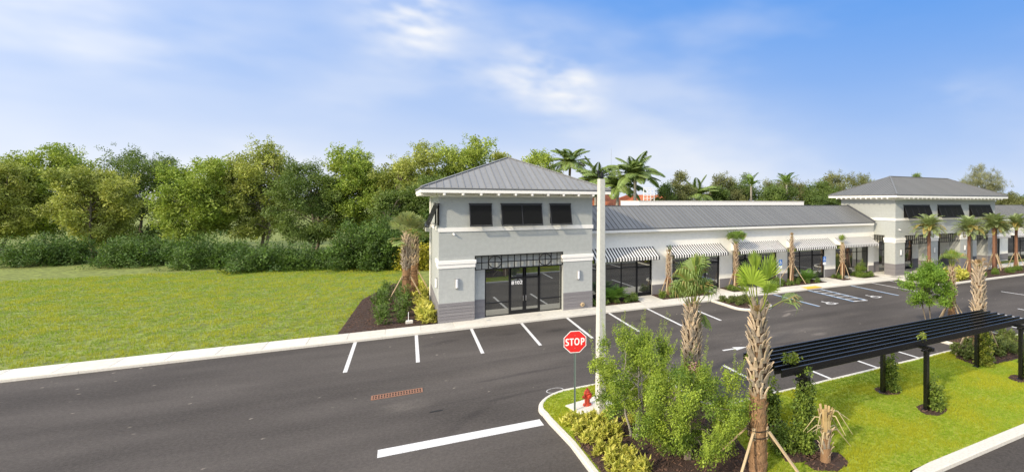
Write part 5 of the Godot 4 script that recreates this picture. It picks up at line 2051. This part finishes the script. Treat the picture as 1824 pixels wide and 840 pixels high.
	# beside the corner building
	for q in [[0.45, -46.6, 5.4, "shaggy palm nearest the sidewalk in the bed beside the corner building"], [1.05, -49.8, 5.0, "second shaggy palm further back in the bed beside the corner building"]]:
		t = thing("cabbage_palm", q[3], "palm tree", Vector3(q[0], 0.12, q[1]), 0.0, "palms beside the corner building")
		lv = []
		for k in 13:
			lv.append([k * 2.4, 0.05 + 0.068 * k, q[2] + 0.2 - 0.03 * k, tones.big[k % 3]])
		for k in 5:
			lv.append([k * 1.3 + 0.5, 1.2 + 0.15 * k, q[2] - 0.1 * k, tones.hung[k % 3]])
		cabbage_palm(t, {"r": 0.27, "y0": 2.6, "y1": q[2], "bulge": 0.15, "n": 62, "size": 0.95, "leaves": lv}, int(q[2] * 10))
		props(t, 0.28, 2.0, 1.5, 3, 1.0)
	# date palms before the portico
	var proto: Node3D = null
	var spots := [[48.15, -34.4, 5.35, 0.2, "leftmost date palm before the portico, behind the young tree"], [51.75, -32.2, 5.25, 1.4, "second date palm before the portico, in pale timber props near the kerb"], [60.6, -34.6, 5.35, 2.6, "left of two date palms standing close together at the portico end"], [61.6, -35.0, 5.2, 4.0, "right of two date palms standing close together at the portico end"], [64.3, -34.0, 5.3, 5.2, "last date palm at the right edge beyond the portico"]]
	for i in 5:
		var q: Array = spots[i]
		var mix: Array = tones.date + tones.date + tones.date + tones.date_old
		if proto == null:
			proto = thing("date_palm", q[4], "palm tree", Vector3(q[0], 0.13, q[1]), q[3], "date palms before the portico")
			feather_palm(proto, 5.0, 0.19, 64, mix, M.date_bark, 12, 2.2, 0.05, 0.0, 0.3)
			props(proto, 0.2, 1.75, 1.0, 4, 0.3)
		else:
			again(proto, "date_palm", q[4], Vector3(q[0], 0.13, q[1]), q[3], q[2] / 5.35)
	# tall palms behind the shops
	var ct := thing("coconut_palm", "largest coconut palm rising behind the shop roof beside the thin aerial", "palm tree", Vector3(28.3, 0, -67.0), 0.6, "coconut palms behind the shops")
	feather_palm(ct, 11.6, 0.24, 32, tones.coco, M.grey_bark, 13, 2.4, 0.05, 0.3)
	for q in [[27.2, -71.0, 10.0, 2.0, 0.9, "coconut palm leaning behind the largest one, to its left"], [24.4, -86.0, 14.4, 3.4, 1.0, "coconut palm beside the roof tip of the corner building"], [45.6, -79.0, 9.0, 1.0, 0.85, "small coconut palm low above the white parapet"], [26.6, -78.5, 11.2, 4.4, 0.95, "coconut palm showing just right of the light pole top"]]:
		var c := thing("coconut_palm", q[5], "palm tree", Vector3(q[0], 0, q[1]), q[3], "coconut palms behind the shops")
		feather_palm(c, q[2], 0.23, 28, tones.coco, M.grey_bark, int(q[2] * 7), 2.4, 0.05, -0.3)
	for q in [[56.9, -78.5, 11.0, 0.4, "darker feathery palm top above the trees behind the parapet"], [63.0, -75.5, 11.4, 0.0, "bright palm with two broad leaves above the trees behind the parapet"]]:
		var c := thing("broad_leaf_palm", q[4], "palm tree", Vector3(q[0], 0, q[1]), q[3])
		feather_palm(c, q[2], 0.22, 8, tones.banana, M.grey_bark, int(q[2] * 9), 1.6, 0.15, 0.0)


func trees() -> void:
	# near flowering bushes on the corner of the lawn
	var green := {"a": Color(0.085, 0.175, 0.02), "b": Color(0.40, 0.50, 0.055)}
	var t := thing("crape_myrtle", "bushy bright green small tree right of the light pole", "tree", Vector3(6.95, 0.12, -16.3))
	broad_tree(t, {"h": 3.75, "r": 1.62, "base": 0.6, "lobes": 32, "lobe": 0.37, "sprays": 1300, "shoots": 60, "shoot": 1.2, "mesh": tones.twig, "a": green.a, "b": green.b, "trunk": 0.045, "stems": 4, "bark": M.grey_bark, "flat": 1.0}, 21)
	t = thing("crape_myrtle", "wide low bright green bush with pink flower tips below the palm", "bush", Vector3(7.75, 0.12, -13.9))
	broad_tree(t, {"h": 2.95, "r": 1.95, "base": 0.15, "lobes": 42, "lobe": 0.36, "sprays": 1550, "shoots": 85, "shoot": 1.25, "mesh": tones.twig, "a": green.a * 1.05, "b": green.b, "trunk": 0.035, "stems": 5, "bark": M.bark, "flat": 1.0}, 22)
	var xf := []
	var tint := PackedColorArray()
	for q in [Vector3(0.12, 3.0, 0.0), Vector3(0.02, 2.9, 0.1), Vector3(0.2, 2.85, 0.05)]:
		xf.append(Transform3D(Basis.IDENTITY.scaled(Vector3.ONE * 0.8), q))
		tint.push_back(Color(0.55, 0.30, 0.30))
	scatter("flowers", t, tones.twig, xf, tint)
	t = thing("young_tree", "young tree with light green layered crown on the far end island", "tree", Vector3(28.3, 0.12, -20.1))
	broad_tree(t, {"h": 4.45, "r": 1.38, "base": 1.3, "lobes": 24, "lobe": 0.46, "sprays": 1050, "mesh": tones.soft, "a": Color(0.14, 0.27, 0.025), "b": Color(0.26, 0.42, 0.045), "trunk": 0.05, "stems": 2, "bark": M.bark, "flat": 0.5}, 23)
	# trees behind: x, z, height, crown radius, kind
	var rows := [
		[-49.6, -113.6, 14.0, 4.7, 0], [-46.7, -118.9, 16.4, 5.6, 1], [-36.7, -105.9, 13.6, 4.3, 0], [-33.6, -113.4, 17.2, 5.7, 2], [-24.5, -100.9, 14.5, 4.9, 1], [-18.9, -102.2, 16.4, 5.1, 0],
		[-11.0, -90.5, 14.0, 4.3, 2], [-5.2, -91.6, 16.2, 5.0, 1], [1.8, -87.5, 16.7, 5.0, 0], [9.5, -87.6, 18.7, 5.9, 1], [15.2, -88.8, 16.1, 3.7, 0], [4.0, -76.8, 12.1, 3.4, 2],
		[-0.4, -77.2, 10.2, 2.5, 2], [18.8, -86.6, 16.5, 4.4, 1], [23.4, -92.5, 15.2, 3.9, 0], [21.5, -76.0, 9.5, 3.2, 2], [37.9, -72.0, 11.4, 2.4, 3], [34.6, -70.5, 9.6, 2.2, 2],
		[52.4, -80.5, 12.0, 4.5, 3], [58.3, -84.3, 12.9, 4.8, 2], [66.6, -79.7, 12.8, 5.2, 3], [59.5, -73.9, 11.1, 4.1, 2], [73.9, -74.7, 13.1, 4.8, 3], [80.5, -73.0, 13.5, 4.6, 3],
		[67.1, -71.7, 10.9, 4.2, 2], [97.0, -72.5, 14.6, 2.2, 4], [108.1, -65.9, 14.0, 5.4, 5], [108.0, -58.2, 10.3, 4.0, 3], [113.0, -55.0, 10.8, 4.6, 2], [48.7, -78.1, 10.2, 2.5, 2]]
	var say := [
		"pale leafy tree at the far left, first of the row", "dense tree second from the far left of the row", "pale leafy tree third from the far left of the row", "dark tall tree fourth from the far left of the row", "bright tree left of the entrance drive", "pale broad tree behind the entrance verge",
		"dark lower tree behind the rough grass, left of the bed", "bright tall tree behind the bed beside the corner building", "tall pale leafy tree left of the corner building roof", "largest leafy tree rising left of the pyramid roof tip", "pale tree just left of the pyramid roof tip", "dark lower tree close behind the left eave of the corner building",
		"dark small tree behind the shaggy palms", "bright tree right of the pyramid roof tip", "pale tree behind the right slope of the pyramid roof", "low dark tree behind the light pole top", "thin olive tree right of the largest coconut palm", "low dark tree under the largest coconut palm",
		"olive tree at the left end of the tree line above the parapet", "dark tree under the darker feathery palm", "olive tree under the bright broad leaved palm", "lower dark tree in front of the broad leaved palm", "olive tree left of the portico building roof", "olive tree touching the left eave of the portico building",
		"low dark tree at the right end of the parapet", "small round tree top above the portico roof ridge", "large feathery grey green tree behind the portico roof", "olive tree at the far right behind the last shops", "dark tree outermost on the far right", "low dark bush tree right of the small coconut palm"]
	var ca := [Color(0.28, 0.34, 0.06), Color(0.22, 0.33, 0.04), Color(0.09, 0.15, 0.028), Color(0.14, 0.165, 0.055), Color(0.15, 0.23, 0.05), Color(0.22, 0.24, 0.12)]
	var cb := [Color(0.52, 0.55, 0.13), Color(0.48, 0.56, 0.10), Color(0.20, 0.28, 0.055), Color(0.28, 0.29, 0.10), Color(0.30, 0.38, 0.09), Color(0.36, 0.36, 0.18)]
	for i in rows.size():
		var q: Array = rows[i]
		var k: int = q[4]
		t = thing("broad_tree" if k != 5 else "feathery_tree", say[i], "tree", Vector3(q[0], -0.06, q[1]), 0.0, "trees behind the shops")
		var cr: float = q[3]
		if i >= 16:
			q[2] = 8.15 + (q[2] - 8.15) * 1.0 + 1.1
		broad_tree(t, {"h": q[2], "r": cr, "base": q[2] * (0.10 if i < 16 else 0.12), "lobes": 30 if i < 16 else 22, "lobe": cr * 0.36, "sprays": int(230 * cr + 300), "mesh": [tones.tree, tones.tree, tones.tree_b, tones.tree_b, tones.tree_b, tones.needle][k], "a": ca[k], "b": cb[k], "trunk": 0.22, "stems": 2 if k in [0, 2] else 1, "bark": M.bark, "flat": 0.8 if k != 5 else 1.3}, 200 + i)
	# undergrowth behind the bed on the left
	var far_shrubs := [[-14.0, -78, 7, 3.4], [-9.0, -77.0, 6, 3.0], [-4.5, -74.0, 6, 6.0], [-1.6, -72, 5, 6.6], [1.7, -70.0, 4.0, 3.4], [3.0, -73, 5, 7.2], [6.0, -72, 5, 6.0], [-20, -85, 8, 4.0], [-28, -92, 9, 4.0], [-38, -98, 9, 4]]
	var words := ["under the bright tree behind the rough grass", "under the dark lower tree, left of the golden one", "left of the golden bush", "next on the left of the golden bush", "glowing yellow behind the shaggy palms", "right of the golden bush beside the corner building wall", "hidden half behind the corner building", "behind the entrance verge", "further left along the tree row", "outermost on the left of the tree row"]
	for i in far_shrubs.size():
		var q: Array = far_shrubs[i]
		var gold := i == 4
		t = thing("large_shrub", ("golden bush " if gold else "large green shrub ") + words[i], "shrub", Vector3(q[0], -0.06, q[1]), 0.0, "shrubs under the trees")
		shrub(t, q[2], q[3], int(60 + 14 * q[2] * q[3]), tones.tree_b, Color(0.30, 0.30, 0.02) if gold else Color(0.06, 0.12, 0.022), Color(0.5, 0.44, 0.03) if gold else Color(0.15, 0.25, 0.04), 300 + i)


const NTH := ["first", "second", "third", "fourth", "fifth", "sixth", "seventh", "eighth", "ninth", "tenth", "eleventh", "twelfth", "thirteenth", "fourteenth", "fifteenth", "sixteenth", "seventeenth"]


func shrubs() -> void:
	var r := RandomNumberGenerator.new()
	r.seed = 77
	var yel_a := Color(0.36, 0.40, 0.05)
	var yel_b := Color(0.66, 0.60, 0.13)
	# crotons on the lawn corner: one built plant per size, then copies
	var spots := [[5.3, -18.3, 0, 0], [5.75, -18.15, 0, 1], [6.15, -18.3, 0, 2], [5.35, -17.45, 1, 0], [5.8, -17.3, 1, 1], [6.25, -17.5, 1, 2], [5.4, -16.6, 2, 0], [5.85, -16.55, 2, 1], [6.3, -16.65, 2, 2], [5.5, -15.7, 3, 0], [6.0, -15.75, 3, 1], [5.6, -14.9, 4, 0], [6.1, -14.8, 4, 1], [7.2, -17.2, 1, 3], [7.5, -16.6, 2, 3], [5.6, -14.1, 5, 0], [6.1, -13.9, 5, 1]]
	var proto: Node3D = null
	for i in spots.size():
		var q: Array = spots[i]
		var at := Vector3(q[0], 0.13, q[1])
		var say: String = "yellow croton, %s in the %s row back from the stop sign" % [["at the kerb", "second from the kerb", "third from the kerb", "right of the pole"][q[3]], NTH[q[2]]]
		if proto == null:
			proto = thing("croton_plant", say, "plant", at, 0.0, "crotons on the lawn corner")
			shrub(proto, 0.46, 0.36, 24, tones.croton, yel_a, yel_b, 41)
		else:
			again(proto, "croton_plant", say, at, r.randf() * TAU, r.randf_range(0.75, 1.2))
	# crotons and green plants beside the corner building
	for i in 12:
		again(proto, "croton_plant", "%s yellow croton from the sidewalk, along the corner building side wall" % NTH[i], Vector3(1.55 + r.randf_range(-0.12, 0.12), 0.12, -38.5 - i * 1.25), r.randf() * TAU, r.randf_range(1.5, 2.3)).set_meta("group", "croton row beside the corner building")
	var gproto: Node3D = null
	for i in 14:
		var at := Vector3(0.1 + r.randf_range(-0.2, 0.2) - (i % 2) * 1.2, 0.12, -39.2 - (i / 2) * 2.0)
		var gsay := "upright green plant, %s from the sidewalk in the %s row beside the corner building" % [NTH[i / 2], "outer" if i % 2 else "inner"]
		if gproto == null:
			gproto = thing("green_plant", gsay, "plant", at, 0.0, "green plants beside the corner building")
			shrub(gproto, 0.6, 0.95, 46, tones.low, Color(0.10, 0.18, 0.03), Color(0.22, 0.33, 0.06), 42)
		else:
			again(gproto, "green_plant", gsay, at, r.randf() * TAU, r.randf_range(1.2, 2.0))
	# plants along the shops
	fern_clump("large fern like plant under the first awning by the light pole", Vector3(14.6, 0.17, -38.75), 1.55, 46, 1, "large ferns at the shop fronts")
	fern_clump("broad fern mound under the fourth awning beside the blue sign", Vector3(35.0, 0.17, -38.75), 1.35, 44, 2, "large ferns at the shop fronts")
	var lowp: Node3D = null
	var bed := -1
	for q in [[12.9, 16.3], [18.8, 23.0], [25.7, 26.9], [30.0, 36.4], [39.1, 40.0], [42.1, 44.0]]:
		var x: float = q[0]
		bed += 1
		var count := [0, 0, 0]
		while x < q[1]:
			for z in [-37.95, -38.6, -39.3]:
				var line: int = [-37.95, -38.6, -39.3].find(z)
				if r.randf() < 0.3 or (x > 13.6 and x < 15.6 and z < -38.2) or (x > 34.2 and x < 35.8 and z < -38.2):
					continue
				var at := Vector3(x + r.randf_range(-0.15, 0.15), 0.17, z + r.randf_range(-0.12, 0.12))
				var say: String = "low plant, %s from the left in the %s row of the %s shop bed" % [NTH[count[line]], ["front", "middle", "back"][line], NTH[bed]]
				count[line] += 1
				if lowp == null:
					lowp = thing("ground_plant", say, "plant", at, 0.0, "low plants along the shop fronts")
					shrub(lowp, 0.55, 0.38, 36, tones.low, Color(0.10, 0.18, 0.03), Color(0.25, 0.34, 0.06), 43)
				else:
					again(lowp, "ground_plant", say, at, r.randf() * TAU, r.randf_range(0.8, 1.35))
			x += 0.62
	for q in [[22.3, -38.9, 1.3, 1.3, "yellow green bush behind the drooping palm, under the second awning"], [16.2, -38.5, 0.6, 0.6, "small variegated bush right of the large fern"], [18.75, -38.3, 0.6, 0.55, "small variegated bush left of the leftmost shop palm"], [42.6, -38.7, 1.2, 1.75, "airy upright green bush under the fifth awning"], [28.6, -39.3, 1.5, 2.9, "tall thin grey green plant behind the foreground fan leaves"], [31.2, -38.6, 0.9, 0.8, "green bush left of the props of the bare palm"], [41.95, -38.3, 0.7, 0.5, "low yellow green bush right of the tufted shop palm"]]:
		var t := thing("bush", q[4], "bush", Vector3(q[0], 0.17, q[1]))
		var grey: bool = q[3] > 2.0
		shrub(t, q[2], q[3], int(70 * q[2] * q[3]) + 24, tones.soft, Color(0.10, 0.14, 0.06) if grey else Color(0.10, 0.19, 0.025), Color(0.18, 0.22, 0.10) if grey else Color(0.28, 0.36, 0.05), int(q[0] * 10))
	# round low shrubs in the planted row end
	var rp: Node3D = null
	var rn := 0
	for q in [[22.35, -34.7], [22.9, -34.2], [22.4, -33.7], [23.2, -33.4], [22.6, -32.7], [23.6, -32.6], [24.2, -33.3], [24.3, -32.2], [23.3, -31.8], [24.0, -31.4], [23.7, -34.4], [24.4, -34.5]]:
		var at := Vector3(q[0], 0.13, q[1])
		var say: String = "low rounded shrub on the kerbed planter, %s counting from the sidewalk to its tip" % NTH[rn]
		rn += 1
		if rp == null:
			rp = thing("round_shrub", say, "shrub", at, 0.0, "low shrubs on the kerbed planter")
			shrub(rp, 0.7, 0.5, 60, tones.low, Color(0.11, 0.16, 0.035), Color(0.24, 0.28, 0.06), 44)
		else:
			again(rp, "round_shrub", say, at, r.randf() * TAU, r.randf_range(0.75, 1.2))
	# end island and bed right of the pergola
	for i in 11:
		var at := Vector3(27.75 + i * 0.3, 0.14, -18.9 + 0.12 * sin(i * 2.0) + i * 0.04)
		again(proto, "croton_plant", "bright yellow plant, %s from the left in the strip on the far end island" % NTH[i], at, r.randf() * TAU, r.randf_range(0.9, 1.2)).set_meta("group", "yellow strip on the end island")
	rn = 0
	for q in [[25.2, -15.9], [25.0, -15.3], [26.9, -15.3], [27.4, -15.7], [28.1, -15.9], [28.8, -16.0], [27.8, -15.1], [28.6, -15.3], [29.5, -16.1], [26.6, -16.3], [25.4, -16.4], [29.6, -15.6], [30.4, -16.6]]:
		rn += 1
		again(rp, "round_shrub", "green shrub behind the pergola end, " + ["left of the cut palm at the kerb side", "left of the cut palm, nearest the pergola", "close right of the cut palm trunk", "right of the cut palm, at the prop foot", "middle of the back line of shrubs", "fourth in the back line of shrubs", "front line, nearest the cut palm", "front line, second from the cut palm", "back line, next to last", "directly behind the cut palm", "leftmost at the lawn kerb", "front line, outermost", "back line, outermost right"][rn - 1], Vector3(q[0], 0.14, q[1]), r.randf() * TAU, r.randf_range(1.1, 1.7)).set_meta("group", "shrubs right of the pergola")
	# bed in front of the portico
	var mp: Node3D = null
	var pn := -1
	for q in [[46.6, -33.2], [47.4, -32.3], [48.2, -31.9], [49.2, -33.2], [50.2, -33.8], [47.0, -34.2], [49.0, -32.0], [50.4, -32.2], [53.2, -33.2], [54.4, -32.2], [55.6, -33.4], [57.0, -32.4], [58.4, -33.2], [59.8, -32.3], [62.4, -32.8], [64.0, -32.0], [66, -33]]:
		var yellow: bool = q[1] > -32.4 and q[0] < 51
		var at := Vector3(q[0], 0.13, q[1])
		pn += 1
		var say := ("yellowish bush at the kerb" if yellow else "green bush") + ", %s from the left in the bed before the portico" % NTH[pn]
		if mp == null:
			mp = thing("bush", say, "bush", at, 0.0, "bushes before the portico")
			shrub(mp, 1.5, 1.1, 150, tones.soft, Color(0.10, 0.19, 0.025), Color(0.25, 0.36, 0.05), 45)
		elif yellow:
			again(proto, "croton_plant", say, at, r.randf() * TAU, 2.6).set_meta("group", "bushes before the portico")
		else:
			again(mp, "bush", say, at, r.randf() * TAU, r.randf_range(0.5, 0.8) if q[0] > 52 else r.randf_range(0.9, 1.15))
	# climbers on the pergola posts
	for q in [[17.85, -12.5, 0.62, 1.35, "climber on the front middle post of the pergola"], [17.95, -14.65, 0.6, 1.85, "climber on the back middle post of the pergola"], [24.75, -14.6, 0.75, 2.3, "yellowish climber on the back right post of the pergola"], [11.25, -12.52, 0.66, 2.75, "climber covering the front left post of the pergola"], [10.6, -12.9, 0.8, 0.9, "dark bush left of the front left pergola post"], [11.4, -14.6, 0.8, 1.9, "climber on the back left post of the pergola"], [24.6, -12.5, 0.6, 1.6, "climber on the front right post of the pergola"], [27.3, -12.35, 0.6, 0.4, "small bush in the lawn at the right edge"], [10.6, -17.9, 0.5, 0.9, "small bush left of the lawn kerb behind the palm"]]:
		var t := thing("climber_plant" if q[3] > 1.2 else "bush", q[4], "climbing plant" if q[3] > 1.2 else "bush", Vector3(q[0], 0.13, q[1]))
		var yl: bool = q[0] > 24 and q[3] > 2
		shrub(t, q[2], q[3], int((210 if q[3] > 2.4 else 130) * q[2] * q[3]) + 20, tones.vine, Color(0.10, 0.17, 0.025) if yl else Color(0.10, 0.17, 0.025), Color(0.44, 0.46, 0.06) if yl else Color(0.28, 0.37, 0.055), int(q[0] * 7))
	for q in [[11.15, 2.86, -13.1, "sprig of vine on the left end of the pergola slats"], [17.4, 2.86, -12.7, "sprig of vine on the middle of the pergola slats"]]:
		var t := thing("vine_sprig", q[3], "climbing plant", Vector3(q[0], q[1], q[2]))
		var big: bool = q[0] < 12
		shrub(t, 0.55 if big else 0.22, 0.32 if big else 0.25, 16 if big else 7, tones.vine, Color(0.17, 0.26, 0.03), Color(0.36, 0.40, 0.05), 9)


# ------------------------------------------------------------------ sky
const SUNWARD := Vector3(-0.80, 0.50, 0.36)


func sky_panorama() -> Texture2D:
	var w := 2048
	var h := 1024
	var im := Image.create(w, h, false, Image.FORMAT_RGBF)
	var f := FastNoiseLite.new()
	f.noise_type = FastNoiseLite.TYPE_SIMPLEX_SMOOTH
	f.fractal_octaves = 5
	f.frequency = 1.0
	f.seed = 12
	var g := FastNoiseLite.new()
	g.noise_type = FastNoiseLite.TYPE_SIMPLEX_SMOOTH
	g.fractal_octaves = 6
	g.frequency = 3.2
	g.seed = 4
	# clouds: bearing (degrees right of -z), height (degrees), half width, half height, strength
	var puffs := [[12.6, 13.6, 4.2, 2.6, 0.42], [15.8, 11.6, 3.2, 3.0, 0.45], [9.0, 12.0, 5.0, 1.7, 0.2], [0.6, 17.8, 3.4, 3.4, 0.95], [6.0, 18.6, 9.0, 1.0, 0.08], [-20.0, 12.0, 8.0, 3.0, 0.25], [57.5, 10.8, 3.2, 1.6, 0.14]]
	for j in h:
		var up := PI / 2 - PI * (j + 0.5) / h
		var e := rad_to_deg(up)
		for i in w:
			var az := TAU * (i + 0.5) / w
			var deg := rad_to_deg(az)
			if deg > 180:
				deg -= 360
			var c: Vector3
			if e < -2.0:
				c = Vector3(0.16, 0.17, 0.14)
			else:
				var t := clampf(e / 21.0, 0.0, 1.0)
				# deep blue overhead, paler blue towards the horizon, a broken cloud veil, thickened overhead as added fill light
				var blue := Vector3(0.42, 0.60, 0.92).lerp(Vector3(0.125, 0.355, 0.86), pow(t, 0.8))
				blue = blue.lerp(Vector3(0.10, 0.27, 0.70), clampf((e - 21.0) / 60.0, 0, 1))
				var d := Vector3(cos(up) * sin(az), sin(up) * 2.6, -cos(up) * cos(az))
				var n1 := f.get_noise_3dv(d * 1.6)
				var n3 := g.get_noise_3dv(d * Vector3(0.55, 0.8, 0.55))
				var haze := 0.74 * exp(-pow(maxf(e, 0.0) / 9.5, 1.5)) * (1.0 + 0.25 * n1)
				haze += 0.10 * exp(-pow(maxf(e, 0.0) / 16.0, 2.0)) * n3
				haze += 0.24 * smoothstep(-0.2, 0.7, n1 + 0.5 * n3)
				haze *= lerpf(1.0, 0.5, smoothstep(28.0, 50.0, absf(deg - 0.0)) * (1.0 - smoothstep(60.0, 100.0, absf(deg))))
				haze += 0.62 * smoothstep(20.0, 48.0, e) * (0.75 + 0.6 * n1 + 0.5 * n3)  # unseen overhead veil, added to brighten the shaded shop fronts
				if e < 27.0:
					var n2 := g.get_noise_3dv(d * Vector3(1.9, 2.2, 1.9))
					for p in puffs:
						var dx: float = (deg - p[0]) / p[2]
						var dy: float = (e - p[1]) / p[3]
						var q: float = dx * dx + dy * dy
						if q < 5.0:
							haze += p[4] * clampf(exp(-q * 0.8) * (0.55 + 1.5 * n2), 0, 1)
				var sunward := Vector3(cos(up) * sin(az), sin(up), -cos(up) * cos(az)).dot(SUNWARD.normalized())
				c = blue.lerp(Vector3(0.93, 0.945, 0.97) * lerpf(1.0, 1.9, smoothstep(20.0, 55.0, e)), clampf(haze, 0, 0.95))  # veil white raised overhead, out of view, as extra fill light
				# added warm glow round the sun, behind the view, to fill the shaded fronts
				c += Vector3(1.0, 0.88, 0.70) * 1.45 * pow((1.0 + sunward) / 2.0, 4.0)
			im.set_pixel(i, j, Color(c.x, c.y, c.z))
	return ImageTexture.create_from_image(im)


func _ready() -> void:
	rng.seed = 1
	# camera: level, 8.15 m up, turned 30.9 degrees to the right of the shop fronts' normal, with a shifted lens
	var cam := Camera3D.new()
	cam.name = "camera"
	cam.projection = Camera3D.PROJECTION_FRUSTUM
	cam.near = 0.1
	cam.far = 3000.0
	cam.size = 0.1 * 840.0 / 912.4
	cam.frustum_offset = Vector2(-346.0, -61.5) * 0.1 / 912.4
	cam.position = Vector3(0, 8.15, 0)
	cam.rotation_degrees = Vector3(0, -30.89, 0.17)
	add_child(cam)
	cam.current = true
	var env := Environment.new()
	env.background_mode = Environment.BG_SKY
	var sky := Sky.new()
	var sm := PanoramaSkyMaterial.new()
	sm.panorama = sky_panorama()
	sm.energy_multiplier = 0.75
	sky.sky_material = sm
	env.sky = sky
	env.tonemap_mode = Environment.TONE_MAPPER_LINEAR
	env.tonemap_exposure = 1.34
	env.sdfgi_enabled = true
	env.ssao_enabled = true
	env.ssil_enabled = true
	var we := WorldEnvironment.new()
	we.name = "environment"
	we.environment = env
	add_child(we)
	var sun := DirectionalLight3D.new()
	sun.name = "sun"
	sun.light_energy = 0.95
	sun.light_color = Color(1.0, 0.935, 0.825)
	sun.light_angular_distance = 3.0
	sun.shadow_enabled = true
	var towards := SUNWARD.normalized()
	sun.basis = Basis.looking_at(-towards)
	add_child(sun)

	make_materials()
	grounds()
	corner_building()
	shop_row("long low cream shop row with five striped awnings between the two grey buildings", 12.47, 46.1, [[12.9, 18.55, [14.35, 15.8, 17.15], [[17.15, 18.55]]], [20.5, 25.4, [22.1, 23.9], [[23.9, 25.4]]], [26.85, 32.1, [28.4, 30.2], [[26.85, 28.4]]], [33.5, 38.55, [35.2, 36.9], [[36.9, 38.55]]], [40.15, 45.2, [41.8, 43.5], []]], [[12.95, 18.62], [19.9, 25.46], [26.7, 32.2], [33.4, 39.0], [40.0, 45.4]], [20.8, 42.8])
	tower_building()
	shop_row("shop row continuing at the far right beyond the portico building", 65.1, 84.0, [[66.5, 71.5, [68.2, 69.9], [[69.9, 71.5]]], [73.5, 78.5, [75.2, 76.9], [[76.9, 78.5]]]], [[66.3, 71.7], [73.3, 78.7]], [])
	tiled_house()
	light_pole()
	stop_sign()
	fire_hydrant()
	pergola()
	accessible_sign(Vector3(30.75, 0.15, -37.75), "blue accessible parking sign left of the bare palm, before the third awning")
	accessible_sign(Vector3(36.35, 0.15, -37.75), "blue accessible parking sign right of the fern, before the fourth awning")
	utility_cover()
	make_tones()
	palms()
	trees()
	shrubs()
